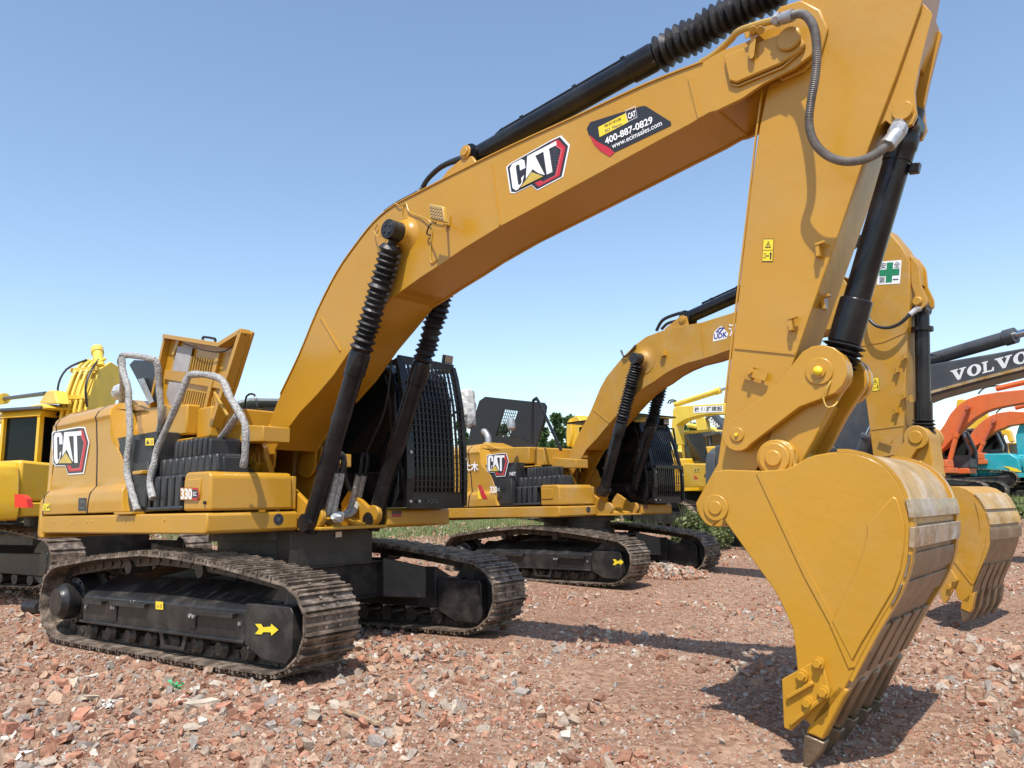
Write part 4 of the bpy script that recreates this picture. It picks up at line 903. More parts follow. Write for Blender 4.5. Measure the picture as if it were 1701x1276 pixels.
# side plates (with the fork ears at the tip), top and bottom plates set in 12 mm
b = B()
ear0 = F.xz([(1178, 98)], -yb)[0][0] + .1
for s_ in (-1, 1): b.prism(poly, s_ * yb, s_ * (yb - .03))
boom = b.build('boom', PM, root, bevel=.004)
inner_top = refine(tp_[:16], 2); inner_low = refine(lw_[3:], 2)
c0 = (2.6, 3.0)
sh = B()
def plates(pts, off, y, th=.02):
    """continuous plate between the side plates, off metres inside their edge"""
    n = len(pts); A = []; C_ = []
    for i in range(n):
        d = np.array(pts[min(i + 1, n - 1)]) - np.array(pts[max(i - 1, 0)]); d = d / np.linalg.norm(d); nm = np.array([-d[1], d[0]]) * off[0]
        A.append(np.array(pts[i]) + nm * off[1]); C_.append(np.array(pts[i]) + nm * (off[1] + th))
    for i in range(n - 1): sh.prism([tuple(A[i]), tuple(A[i + 1]), tuple(C_[i + 1]), tuple(C_[i])], -y, y)
plates(inner_top, (-1, .012), yb - .03); plates(inner_low, (-1, .012), yb - .03)
sh.prism([(tp_[15][0], tp_[15][1] - .02), (tp_[16][0] - .02, tp_[16][1] - .05), (lw_[2][0] - .05, lw_[2][1] + .12), (lw_[3][0], lw_[3][1] + .02)], -yb + .03, yb - .03)
sh.build('boom_cover_plate', PM, boom)
b = B()
def seam(F_, b_, pts, y, wd=.018, dp=.01, out=-1):
    P_ = [F_.Y(u, v, y) for u, v in pts]
    for p_, q_ in zip(P_, P_[1:]): b_.bar(p_ , q_, wd, dp * 2, up=(0, 1, 0))
seam(F, b, [(817, 274), (820, 300), (831, 374)], -yb); seam(F, b, [(533, 527), (566, 583)], -yb); seam(F, b, [(447, 706), (469, 733)], -yb); seam(F, b, [(1146, 128), (1163, 196)], -yb, .03)
seam(F, b, [(1206, 110), (1213, 140), (1226, 143), (1300, 112), (1334, 83)], -yb - .012, .012, .006)
b.build('weld_seam', PM, boom)
b = B(); fl = refine(tp_[1:15], 3)
for s_ in (-1, 1):
    P_ = [np.array((x, s_ * (yb - .004), z)) for x, z in fl]
    for p_, q_ in zip(P_, P_[1:]): b.bar(p_, q_, .032, .012)
b.build('top_flange', PM, boom)
# cast nose face standing proud of the boom plate
nose = F.xz([(1205, 96), (1240, 82), (1298, 60), (1330, 60), (1340, 76), (1330, 90), (1298, 110), (1226, 141), (1213, 137)], -yb)
b = B()
for s_ in (-1, 1): b.prism(nose, s_ * yb, s_ * (yb + .035)); boss(b, tip[0], tip[1], s_ * (yb + .035), s_, [.085], .03)
b.cyl((tip[0], -.33, tip[1]), (tip[0], .33, tip[1]), .07, n=20)
b.build('boom_nose', PM, boom, bevel=.012)
# boss and pin of the boom cylinders
K = F.Y(646, 381, -.52); K = (K[0], K[2])
b = B()
for s_ in (-1, 1): b.lathe((K[0], s_ * yb, K[1]), (K[0], s_ * .39, K[1]), [(0, .19), (.2, .16), (.5, .125), (1, .11)], 28)
kb = b.build('cylinder_boss', PM, boom)
b = B()
for s_ in (-1, 1): b.cyl((K[0], s_ * .37, K[1]), (K[0], s_ * .54, K[1]), .10, n=28); b.cyl((K[0], s_ * .54, K[1]), (K[0], s_ * .545, K[1]), .075, n=24)
for k in range(4): b.cyl((K[0] + .05 * math.cos(k * 1.57 + .5), -.545, K[1] + .05 * math.sin(k * 1.57 + .5)), (K[0] + .05 * math.cos(k * 1.57 + .5), -.555, K[1] + .05 * math.sin(k * 1.57 + .5)), .014, n=6)
b.build('pin', M['rubber'], boom, bevel=.006)
foot = F.xz([(517, 868)], -.43)[0]
for s_ in (-1, 1):
    bb = F.xz([(584, 572)], -.43)[0]; cc = F.xz([(641, 405)], -.62)[0]
    fx_ = np.array(foot); v_ = np.array(K) - fx_; L_ = np.linalg.norm(v_); v_ /= L_
    ram(F, root, 'boom_cylinder', tuple(fx_), tuple(fx_ + v_ * L_ * .60), tuple(fx_ + v_ * L_ * .955), K, s_ * .43, .094, 17, .115, sd=1 + s_)
# ---- arm cylinder on top of the boom
a_ = F.xz([(792, 262)], 0)[0]; b_ = F.xz([(1092, 92)], 0)[0]; c_ = F.xz([(1300, -22)], 0)[0]; d_ = F.xz([(1400, -75)], 0)[0]
ram(F, root, 'arm_cylinder', a_, b_, c_, d_, 0, .105, 17, .145, sd=8)
b = B(); tb_ = F.xz([(722, 318), (748, 282), (772, 262), (788, 258), (795, 268), (800, 290)], -.12)
for s_ in (-1, 1): b.prism([(p[0], p[1] - .02) for p in tb_] + [(tb_[-1][0], tb_[-1][1] - .06), (tb_[0][0], tb_[0][1] - .1)], s_ * .12, s_ * .16); boss(b, a_[0], a_[1], s_ * .16, s_, [.07, .045], .015)
b.build('arm_cylinder_bracket', PM, boom, bevel=.006)
b = B()
for dy, dz in ((-.05, 0), (.06, -.02)):
    b.tube([F.Y(702, 312, dy) , F.Y(712, 296, dy), F.Y(735, 276, dy), F.Y(765, 265 + dz * 100, dy), F.Y(788, 258, dy)], .028, 8, 4)
b.tube([F.Y(700, 314, -.2), F.Y(690, 322, -.26), F.Y(660, 338, -.28), F.Y(640, 352, -.28)], .022, 8, 4)
b.build('hose', M['hose'], boom)
b = B()
for k, (u, v) in enumerate(((781, 252), (790, 262), (786, 246))): b.cyl(F.Y(u, v, -.05 + .05 * k), F.Y(u + 5, v + 3, -.05 + .05 * k), .03, n=8)
b.cyl(F.Y(838, 230, -.02), F.Y(843, 240, -.02), .04, n=8)
b.build('hose_fitting', M['steel'], boom)
B().obox(F.Y(837, 228, 0), (.05, 0, .02), (0, .06, 0), (-.02, 0, .05)).build('pipe_clamp', M['black'], boom)
# ---- tube and bracket at the nose, armoured hose over to the stick
b = B(); b.tube([F.Y(1165, 104, -.05), F.Y(1185, 92, -.12), F.Y(1212, 68, -.2), F.Y(1228, 52, -.28), F.Y(1262, 40, -.36), F.Y(1290, 33, -.40)], .026, 10, 4)
b.build('oil_pipe', M['bronze'], boom)
b = B(); y_ = -.345
for Zp in ([(1236, 54), (1266, 46), (1267, 56), (1238, 65)], [(1247, 62), (1256, 60), (1253, 92), (1250, 98), (1245, 98), (1242, 92)]): b.loft([F.Y(*z_, y_) for z_ in Zp], [F.Y(*z_, y_ - .03) for z_ in Zp])
for u in (1251, 1263): b.cyl(F.Y(u, 50, y_ - .03), F.Y(u, 50, y_ - .06), .03, n=8)
b.build('pipe_bracket', PM, boom, bevel=.004)
HP = [(1306, 29), (1330, 23), (1345, 33), (1354, 55), (1357, 90), (1354, 130), (1347, 170), (1344, 205), (1352, 235), (1372, 257), (1400, 268), (1432, 266), (1458, 254), (1475, 241)]
hy = [-.42, -.45, -.50, -.54, -.55, -.53, -.50, -.47, -.45, -.44, -.42, -.40, -.36, -.30]
hp3 = [F.Y(u, v, y) for (u, v), y in zip(HP, hy)]
b = B(); b.tube(hp3, [.026 + .004 * (i % 2) for i in range(13 * 26 + 1)], 10, 26); b.build('armoured_hose', M['hosegrey'], boom, ang=60)
b = B(); b.cyl(F.Y(1285, 34, -.40), F.Y(1307, 29, -.42), .034, n=10); b.cyl(F.Y(1300, 31, -.41), F.Y(1318, 25, -.43), .042, n=12); b.cyl(F.Y(1289, 33, -.40), F.Y(1296, 31.5, -.405), .048, n=6)
b.cyl(F.Y(1474, 242, -.31), F.Y(1490, 222, -.26), .05, n=12); b.lathe(F.Y(1487, 226, -.27), F.Y(1497, 205, -.22), [(0, .045), (.3, .06), (.7, .055), (1, .02)], 8)
b.cyl(F.Y(1490, 206, -.2), F.Y(1503, 207, -.1), .035, n=8)
b.build('hose_fitting', M['steel'], boom)
# ---- lamp on the boom with its bracket and cable
b = B(); c_ = F.Y(729, 355, -.52); ex = F.Y(741, 357, -.52) - F.Y(717, 352, -.52); ez = F.Y(727, 343, -.52) - F.Y(730, 369, -.52)
b.obox(c_, ex / 2, (0, .03, 0), ez / 2); wl = b.build('work_light', M['bronze'], boom, bevel=.012)
b = B(); b.obox(c_ + np.array([0, -.033, 0]), ex * .42, (0, .004, 0), ez * .42)
lo = b.build('light_lens', M['lens'], wl)
b = B()
for i in range(5):
    for j in range(4): p_ = c_ + ex * (-.34 + .17 * i) + ez * (-.3 + .2 * j) + np.array([0, -.038, 0]); b.cyl(p_, p_ + np.array([0, -.006, 0]), .011, n=8)
b.build('led', M['bronze'], lo)
b = B(); b.tube([F.Y(718, 368, -.5), F.Y(722, 373, -.5), F.Y(736, 376, -.5), F.Y(738, 374, -.48), F.Y(743, 372, -.31)], .012, 6, 2); b.loft([F.Y(*z_, -.305) for z_ in ((739, 360), (746, 358), (747, 374), (740, 377))], [F.Y(*z_, -.32) for z_ in ((739, 360), (746, 358), (747, 374), (740, 377))])
b.build('light_bracket', M['bronze'], wl)
b = B(); b.tube([F.Y(724, 370, -.5), F.Y(714, 374, -.4), F.Y(709, 388, -.33), F.Y(716, 391, -.31)], .008, 5, 5)
b.build('light_cable', M['hose'], wl)
b = B(); b.tube([F.Y(655, 337, -.31), F.Y(664, 342, -.32), F.Y(674, 338, -.31), F.Y(680, 352, -.315), F.Y(697, 359, -.315), F.Y(712, 366, -.33), F.Y(718, 380, -.31), F.Y(715, 410, -.31), F.Y(716, 436, -.31), F.Y(726, 431, -.31)], .006, 5, 5)
b.tube([F.Y(670, 340, -.31), F.Y(668, 362, -.31), F.Y(678, 362, -.31), F.Y(683, 380, -.31), F.Y(676, 400, -.31), F.Y(668, 395, -.31)], .006, 5, 5)
b.tube([F.Y(627, 372, -.33), F.Y(622, 386, -.33), F.Y(632, 392, -.4), F.Y(640, 366, -.33)], .006, 5, 5)
b.build('yellow_wire', M['bronze'], boom)
# ---- boom writing
cat_emblem(Decal(*on_y(F, -yb, (853, 319), (930, 281.5), (847, 275)))).build('maker_emblem', boom)
D = Decal(*on_y(F, -yb, (1013, 258.5), (1105, 217), (976, 208)))
o_ = F.Y(1013, 258.5, -yb)
def lp(u, v):      # place in the photograph -> decal unit coordinates
    p_ = F.Y(u, v, -yb) - D.o; A_ = np.array([[D.u @ D.u, D.u @ D.w], [D.u @ D.w, D.w @ D.w]]); return tuple(np.linalg.solve(A_, [p_ @ D.u, p_ @ D.w]))
z4 = lambda x, y: (560 + x / 2.658, 180 + y / 2.658)
D.poly([lp(*z4(*q)) for q in ((1103, 90), (1118, 62), (1340, -8), (1362, -10), (1474, 60), (1476, 76), (1220, 198), (1112, 118))], M['decalblack'], 0)
D.poly([lp(*z4(*q)) for q in ((1116, 118), (1150, 148), (1205, 176), (1226, 196), (1205, 214), (1165, 190), (1135, 160))], M['decalred'], 1)
D.poly([lp(*z4(*q)) for q in ((1154, 84), (1276, 22), (1287, 62), (1160, 128))], M['labely'], 1)
D.build('sales_sign', boom)
def line_text(P0, P1, P3, s, mat, name, bold=.02, par=None, yy=-yb, layer=3, FF_=F):
    T_ = Decal(*on_y(FF_, yy, P0, P1, P3)); T_.text(s, 0, 0, 1, 1, mat, layer, bold=bold); return T_.build(name, par or boom)
line_text(z4(1187, 163), z4(1397, 66), z4(1182, 133), '400-887-0829', M['white'], 'sign_phone_number', .025)
line_text(z4(1217, 180), z4(1437, 76), z4(1213, 158), 'www.ecimsales.com', M['white'], 'sign_web_address', .01)
line_text(z4(1182, 86), z4(1256, 52), z4(1180, 75), '易初明通', M['decalblack'], 'sign_characters', 0)
line_text(z4(1186, 107), z4(1258, 74), z4(1184, 96), 'ECI  Metro', M['navy'], 'sign_company', 0)
line_text(z4(1288, 50), z4(1322, 36), z4(1284, 24), 'CAT', M['white'], 'sign_maker_letters', .04)
D = Decal(*on_y(F, -yb, z4(1283, 62), z4(1327, 41), z4(1274, 12)))
for r_ in ((0, 0, 1, .04), (0, .96, 1, 1), (0, 0, .03, 1), (.97, 0, 1, 1)): D.rect(*r_, M['white'], 2)
D.build('sign_frame', boom)

# ---- stick
ys = .19
st_px = [(1338, -60), (1332, 2), (1316, 35), (1300, 52), (1290, 90), (1277, 137), (1262, 210), (1246, 320), (1228, 482), (1214, 600), (1203, 690), (1192, 770), (1178, 825)]
sr_px = [(1545, -70), (1531, 4), (1490, 122), (1432, 274), (1392, 390), (1353, 500), (1302, 647), (1290, 700), (1272, 755), (1250, 790), (1205, 860)]
sl = F.xz(st_px, -ys); sr = F.xz(sr_px, -ys)
pe = F.xz([(1190, 838)], -ys)[0]
poly = sl[:-1] + arc(pe[0], pe[1], .16, 175, 330, 8) + sr[::-1][1:]
b = B().prism(poly, -ys, ys); stick = b.build('stick', PM, root, bevel=.006)
b = B()
for y_ in (-ys, ys): seam(F, b, [(1221, 577), (1321, 587)], y_, .022, .008)
seam(F, b, [(1268, 139), (1256, 225), (1243, 340), (1224, 500), (1204, 670)], -ys, .012, .006)
seam(F, b, [(1279, 141), (1300, 135), (1345, 108)], -ys, .02, .008)
b.build('weld_seam', PM, stick)
# raised ring round the boom tip pin, and the front edge plate
rg = F.Y(1315, 70, -ys); b = B()
for s_ in (-1, 1):
    b.prism([(rg[0] + a_, rg[2] + c_) for a_, c_ in [(-.18, .18), (-.05, .29), (.1, .27), (.22, .14), (.26, -.02), (.2, -.18), (.08, -.27), (-.08, -.28), (-.2, -.15)]], s_ * ys, s_ * (ys + .03))
    b.cyl((tip[0], s_ * (ys + .03), tip[1]), (tip[0], s_ * .265, tip[1]), .16, n=32)
b.build('pin_boss', PM, stick, bevel=.012)
# ears that carry the bucket cylinder
e_px = [(1532, 4), (1549, 24), (1540, 58), (1527, 110), (1519, 150), (1520, 172), (1523, 190), (1515, 206), (1500, 212), (1484, 210), (1471, 200), (1448, 222), (1440, 240), (1492, 110)]
ep = F.xz(e_px, -.155); b = B()
for s_ in (-1, 1): b.prism(ep, s_ * .155, s_ * .115)
ec = F.xz([(1500, 186)], -.155)[0]
for s_ in (-1, 1): boss(b, ec[0], ec[1], s_ * .155, s_, [.065, .06], .012)
b.prism(F.xz([(1531, 4), (1548, 22), (1540, 55), (1522, 100), (1500, 110)], -.1), -.115, .115)
b.build('cylinder_ear', PM, stick, bevel=.008)
# small lugs along the face
b = B()
for (u, v) in ((1363, 418), (1318, 540), (1404, 380), (1372, 505)):
    yy = -ys if u not in (1404, 1372) else -.02
    c_ = F.Y(u, v, yy); b.obox(c_ + np.array([0, -.03, 0]), (.012, 0, .0), (0, .035, 0), (0, 0, .045)); b.obox(c_ + np.array([.02, -.05, .04]), (.03, 0, .004), (0, .02, 0), (-.001, 0, .008))
    b.cyl(c_ + np.array([-.02, 0, -.02]), c_ + np.array([-.02, -.035, -.02]), .014, n=8)
c_ = F.Y(1258, 622, -ys); ax = F.Y(1278, 627, -ys) - F.Y(1240, 616, -ys); ax /= np.linalg.norm(ax); up = np.cross(ax, (0, 1, 0))
b.obox(c_ + np.array([0, -.045, 0]), ax * .09, (0, .006, 0), up * .03); b.obox(c_ - ax * .03 + np.array([0, -.02, 0]), ax * .008, (0, .03, 0), up * .04); b.obox(c_ + ax * .05 + np.array([0, -.02, 0]), ax * .008, (0, .03, 0), up * .03)
b.cyl(c_ - ax * .03 + np.array([0, -.05, 0]), c_ - ax * .03 + np.array([0, -.075, 0]), .016, n=8)
b.build('clip_bracket', PM, stick)
warn(F, stick, -ys, (1266, 435), (1284, 435), (1268, 397))

# ---- bucket linkage
p1 = F.xz([(1225, 722)], -.30)[0]; p2 = F.xz([(1361, 617)], -.30)[0]; p3 = F.xz([(1290, 762)], -.28)[0]
b = B()
for s_ in (-1, 1): b.prism(plate_link(p1, p2, .115, .175, .74), s_ * .235, s_ * .30); boss(b, p1[0], p1[1], s_ * .30, s_, [.05], .012); boss(b, p2[0], p2[1], s_ * .30, s_, [.09], .01)
b.cyl((p1[0], -.24, p1[1]), (p1[0], .24, p1[1]), .07)
lk = b.build('side_link', PM, root, bevel=.01)
b = B(); b.cyl((p2[0], -.30, p2[1]), (p2[0], -.325, p2[1]), .045, n=24); b.build('pin', PM, lk)
b = B().lathe((p2[0], -.325, p2[1]), (p2[0], -.352, p2[1]), [(0, .03), (.5, .03), (.8, .022), (1, .01)], 12); b.cyl((p1[0], -.318, p1[1]), (p1[0], -.326, p1[1]), .012, n=10); b.build('grease_cap', M['labely'], lk)
b = B(); d_ = np.array(p3) - np.array(p2)
b.prism(plate_link(p2, p3, .17, .15, .9), -.215, -.15); b.prism(plate_link(p2, p3, .17, .15, .9), .15, .215)
mm = [tuple(np.array(p2) + d_ * t_ + np.array([d_[1], -d_[0]]) / np.linalg.norm(d_) * o_) for t_, o_ in ((.28, -.08), (.28, .11), (.85, .11), (.85, -.08))]
b.prism(mm, -.15, .15); b.cyl((p2[0], -.22, p2[1]), (p2[0], .22, p2[1]), .085); b.cyl((p3[0], -.26, p3[1]), (p3[0], .26, p3[1]), .13)
b.build('bucket_link', PM, root, bevel=.01)
b = B(); b.tube([F.Y(1392, 660, -.2), F.Y(1388, 672, -.3), F.Y(1374, 676, -.32), F.Y(1368, 660, -.32), F.Y(1376, 640, -.32), F.Y(1386, 622, -.25)], .006, 5, 5); b.build('wire', M['bronze'], lk)
# ---- bucket cylinder
v_ = np.array(p2) - np.array(ec); L_ = np.linalg.norm(v_); v_ /= L_; ec_ = np.array(ec)
ram(F, root, 'bucket_cylinder', tuple(ec_ + v_ * .03), tuple(ec_ + v_ * L_ * .875), tuple(ec_ + v_ * L_ * .965), p2, 0, .088, 0, sd=4, pipe=False)
cyl_ = [o for o in bpy.data.objects if o.name.startswith('bucket_cylinder')][-1]
A3 = lambda q: np.array((q[0], 0, q[1]))
b = B().lathe(A3(ec_ + v_ * L_ * .69), A3(ec_ + v_ * L_ * .87), [(0, .09), (.03, .106), (.5, .108), (.97, .108), (1, .095)], 30); b.lathe(A3(ec_ + v_ * .1), A3(ec_ + v_ * .28), [(0, .09), (.2, .1), (.5, .1), (.6, .094), (1, .094)], 28); b.obox(A3(ec_ + v_ * .33) + np.array([.12, 0, -.03]), (.03, 0, -.005), (0, .03, 0), (.01, 0, .03))
b.build('cylinder_head', M['black'], cyl_, bevel=.006)
bell(A3(ec_ + v_ * L_ * .865), A3(ec_ + v_ * L_ * .962), .135, 5, 'bellows', cyl_, sd=12)
b = B()
bb_ = A3(ec_ + v_ * L_ * .965); rr = random.Random(9)
for k in range(26):
    a_ = rr.random() * 6.28; rd = rr.uniform(.06, .12); c_ = bb_ + np.array([math.cos(a_) * rd, math.sin(a_) * rd, rr.uniform(-.07, .07)]); t1 = np.array([rr.uniform(-.06, .06), rr.uniform(-.06, .06), rr.uniform(-.05, .03)]); t2 = np.array([rr.uniform(-.05, .05), rr.uniform(-.05, .05), rr.uniform(-.03, .05)])
    b.add([c_, c_ + t1, c_ + t1 + t2, c_ + t2], [(0, 1, 2, 3)])
b.build('torn_boot_cloth', M['rubber'], cyl_, smooth=False)

# ---- bucket
yk = .63
z7 = lambda x, y: (1150 + x / 2.2155, 700 + y / 2.2155)
back_px = [z7(*q) for q in ((380, 160), (415, 138), (450, 125), (505, 115), (560, 112), (605, 120), (650, 135), (690, 155), (725, 185), (755, 222), (778, 268), (795, 330), (801, 380), (800, 430), (793, 520), (778, 572), (757, 625), (732, 672), (700, 722), (670, 775), (640, 830), (605, 898), (572, 962))]
front_px = [z7(*q) for q in ((560, 985), (505, 1062), (440, 1122), (405, 1090), (392, 1000), (385, 900), (378, 830), (368, 760), (342, 700), (312, 640), (290, 605), (250, 550), (200, 480), (150, 410), (110, 352))]
ear_c = F.xz([z7(88, 318)], -yk)[0]
backp = F.xz(back_px, -yk); frontp = F.xz(front_px, -yk)
topp = F.xz([z7(*q) for q in ((72, 250), (80, 185), (120, 178), (250, 182), (300, 180), (345, 175))], -yk)
# side plates: the lower plate follows the shell; the upper ears narrow to the pins
b = B(); side = backp + frontp + arc(ear_c[0], ear_c[1], .13, 250, 175, 5) + topp
for s_ in (-1, 1): b.prism(side, s_ * yk, s_ * (yk - .04))
cen = np.mean(backp, 0) - np.array([.25, 0])
n_top = 9
bk = shell(backp[3:n_top + 4], cen, .03, -yk + .035, yk - .035).build('bucket', M['wearpaint'], root)
b.build('side_plate', PM, bk, bevel=.006)
shell(backp[n_top + 3:], cen, .03, -yk + .035, yk - .035).build('bucket_floor', M['heel'], bk)
def outset(pts, d_):
    n = len(pts); out = []
    for i in range(n):
        d = np.array(pts[min(i + 1, n - 1)]) - np.array(pts[max(i - 1, 0)]); d = d / np.linalg.norm(d); nm = np.array([-d[1], d[0]])
        if nm @ (cen - np.array(pts[i])) > 0: nm = -nm
        out.append(tuple(np.array(pts[i]) + nm * d_))
    return out
def sub(pts, t0, t1, n=7):
    P_ = np.array(pts); cu = np.r_[0, np.cumsum(np.linalg.norm(np.diff(P_, axis=0), axis=1))]; tt = np.linspace(t0, t1, n) * cu[-1]
    return [(float(np.interp(t, cu, P_[:, 0])), float(np.interp(t, cu, P_[:, 1]))) for t in tt]
# wear strips across the back, then edge strips and gussets at the heel
for t0, t1, mt_, o_ in ((.40, .455, 'wearsteel', .028), (.48, .54, 'wearsteel', .028), (.56, .63, 'heel', .014), (.65, .72, 'heel', .012)):
    shell(outset(sub(backp, t0, t1), o_), cen, o_, -yk - .012, yk + .012).build('wear_strip', M[mt_], bk, bevel=.003)
for s_ in (-1, 1):
    shell(outset(sub(backp, .14, .99, 26), .02), cen, .02, min(s_ * (yk - .0), s_ * (yk - .07)), max(s_ * yk, s_ * (yk - .07))).build('edge_strip', M['paint'], bk)
for k in range(5):
    y_ = -.50 + k * .25
    shell(outset(sub(backp, .80, .985, 8), .02), cen, .02, y_ - .085, y_ + .085).build('heel_strip', M['heel'], bk, bevel=.004)
b = B(); pz = F.xz([z7(*q) for q in ((645, 378), (740, 275), (757, 288), (772, 335), (784, 400), (780, 470), (768, 545), (742, 618), (700, 690), (662, 755), (625, 815), (590, 882), (515, 735), (560, 650), (600, 570), (628, 490), (645, 420))], -yk)
for s_ in (-1, 1): b.prism(pz, s_ * yk, s_ * (yk + .012))
b.build('side_wear_plate', PM, bk, bevel=.006)
b = B(); P_ = [F.Y(*z7(*q), -yk) for q in ((246, 186), (420, 560), (515, 735), (588, 905))]
for p_, q_ in zip(P_, P_[1:]): b.bar(p_, q_, .035, .016, up=(0, 1, 0))
b.build('weld_ridge', PM, bk)
b = B()      # upper ears and pin boss on the hinge plates
hq = F.xz([z7(*q) for q in ((258, 182), (262, 140), (285, 95), (330, 78), (375, 100), (380, 158), (395, 168))], -.28)
for s_ in (-1, 1):
    b.prism(hq + [(hq[-1][0], hq[-1][1] - .2), (hq[0][0], hq[0][1] - .2)], s_ * .24, s_ * .30); boss(b, p3[0], p3[1], s_ * .30, s_, [.125, .105, .055], .018)
b.cyl((ear_c[0], -.34, ear_c[1]), (ear_c[0], .34, ear_c[1]), .13)
for s_ in (-1, 1): b.prism([(ear_c[0] - .1, ear_c[1]), (ear_c[0], ear_c[1] + .14), (ear_c[0] + .3, ear_c[1] + .25), (backp[3][0], backp[3][1] - .06), (backp[1][0], backp[1][1] - .3), (ear_c[0] + .1, ear_c[1] - .12)], s_ * .24, s_ * .30)
b.build('bucket_hinge', PM, bk, bevel=.01)
b = B(); b.loft([(x, -yk + .04, z) for x, z in topp[1:] + [(topp[-1][0], topp[-1][1] - .04), (topp[1][0], topp[1][1] - .04)]], [(x, yk - .04, z) for x, z in topp[1:] + [(topp[-1][0], topp[-1][1] - .04), (topp[1][0], topp[1][1] - .04)]])
b.build('bucket_top_plate', PM, bk)
for t_ in (0, 1):
    y_ = -yk - .002 if t_ == 0 else yk + .002; b = B(); d_y = -.03 if t_ == 0 else .03; b.cyl((ear_c[0], y_, ear_c[1]), (ear_c[0], y_ + d_y * .4, ear_c[1]), .085, n=28); b.cyl((ear_c[0], y_ + d_y * .4, ear_c[1]), (ear_c[0], y_ + d_y * .7, ear_c[1]), .045, n=28); b.build('pin_cap', PM, bk, bevel=.01)
# lip, side cutters, tooth adapters and teeth
lip0 = np.array(backp[-1]); lip1 = np.array(F.xz([z7(455, 1160)], -yk)[0]); dl = lip1 - lip0; dl /= np.linalg.norm(dl); nl_ = np.array([-dl[1], dl[0]])
b = B().prism([tuple(lip0), tuple(lip1), tuple(lip1 + nl_ * -.035), tuple(lip0 + nl_ * -.035)], -yk + .02, yk - .02); b.build('lip', M['wearsteel'], bk, bevel=.004)
cut = F.xz([z7(*q) for q in ((338, 945), (470, 870), (487, 880), (512, 985), (505, 1000), (372, 1135), (345, 1122))], -yk)
for s_ in (-1, 1):
    b = B().prism(cut, s_ * (yk + .0), s_ * (yk + .04))
    for p_, q_ in (((360, 1012), (455, 955)), ((372, 1108), (490, 1012))):
        A_ = F.Y(*z7(*p_), -yk); C_ = F.Y(*z7(*q_), -yk); A_[1] = C_[1] = s_ * (yk + .05); b.bar(A_, C_, .022, .03, up=(0, 1, 0))
    sc_ = b.build('side_cutter', PM, bk, bevel=.006)
    b = B()
    for q in ((415, 930), (474, 884), (494, 990), (437, 1028)):
        c_ = F.Y(*z7(*q), -yk); y0_ = s_ * (yk + .04); b.cyl((c_[0], y0_, c_[2]), (c_[0], y0_ + s_ * .02, c_[2]), .035, n=20); b.cyl((c_[0], y0_ + s_ * .02, c_[2]), (c_[0], y0_ + s_ * .045, c_[2]), .024, n=6)
    b.build('bolt', PM, sc_)
ad = F.xz([z7(*q) for q in ((540, 965), (574, 992), (560, 1015), (480, 1175), (450, 1160), (415, 1148), (430, 1120), (455, 1070), (500, 1010))], -yk)
to = F.xz([z7(*q) for q in ((412, 1150), (488, 1185), (470, 1225), (440, 1262), (410, 1292), (400, 1280), (402, 1240))], -yk)
for k in range(5):
    y_ = -.58 + k * .29; w_ = .05
    a3 = B().loft([(x, y_ - w_, z) for x, z in ad], [(x, y_ + w_, z) for x, z in ad]).build('tooth_adapter', PM if k == 0 else M['heel'], bk, bevel=.012)
    cz = np.mean(to, 0); b = B()
    zt = max(z for _, z in to); zb_ = min(z for _, z in to)
    f_ = lambda z: w_ * 1.1 * (.45 + .55 * (z - zb_) / (zt - zb_))
    b.loft([(x, y_ - f_(z), z) for x, z in to], [(x, y_ + f_(z), z) for x, z in to]); b.build('tooth', M['tooth'], a3, bevel=.01)

# ---- hoses at the boom foot
b = B(); g = B()
for base in (((545, 862), (548, 800), (553, 822)),):
    for dx, dy in ((0, -.32), (9, -.26)):
        b.tube([F.Y(540 + dx, 855, dy), F.Y(545 + dx, 850, dy), F.Y(551 + dx, 822, dy), F.Y(556 + dx, 800, dy), F.Y(558 + dx, 786, dy)], .036, 8, 4)
        g.tube([F.Y(558 + dx, 790, dy), F.Y(560 + dx, 775, dy), F.Y(560 + dx, 762, dy), F.Y(545 + dx, 757, dy)], .024, 8, 4)
    for dx, dy in ((0, .30), (9, .36)):
        b.tube([F.Y(562 + dx, 857, dy - .3), F.Y(576 + dx, 852, dy - .2), F.Y(585 + dx, 835, dy), F.Y(592 + dx, 805, dy), F.Y(596 + dx, 790, dy)], .036, 8, 4)
        g.tube([F.Y(596 + dx, 792, dy), F.Y(600 + dx, 778, dy), F.Y(602 + dx, 758, dy), F.Y(606, 755, dy)], .024, 8, 4)
g.tube([F.Y(540, 757, -.3), F.Y(556, 752, -.2), F.Y(572, 757, -.15), F.Y(573, 790, -.1), F.Y(582, 815, 0)], .02, 8, 4)
g.tube([F.Y(650, 600, .42), F.Y(640, 680, .42), F.Y(612, 745, .42), F.Y(606, 760, .42)], .012, 6, 3)
g.build('hose', M['hose'], root); b.build('wrapped_hose', M['wrap'], root)
b = B(); b.obox(F.Y(568, 766, -.1), (.09, 0, 0), (0, .06, 0), (0, 0, .07)); b.cyl(F.Y(560, 766, -.2), F.Y(572, 766, .1), .05); b.build('valve_block', PM, root, bevel=.01)
b = B().lathe(F.Y(553, 858, -.3), F.Y(568, 860, -.1), [(0, .03), (.3, .07), (.7, .06), (1, .03)], 7); b.build('foil_wrap', M['film'], root)

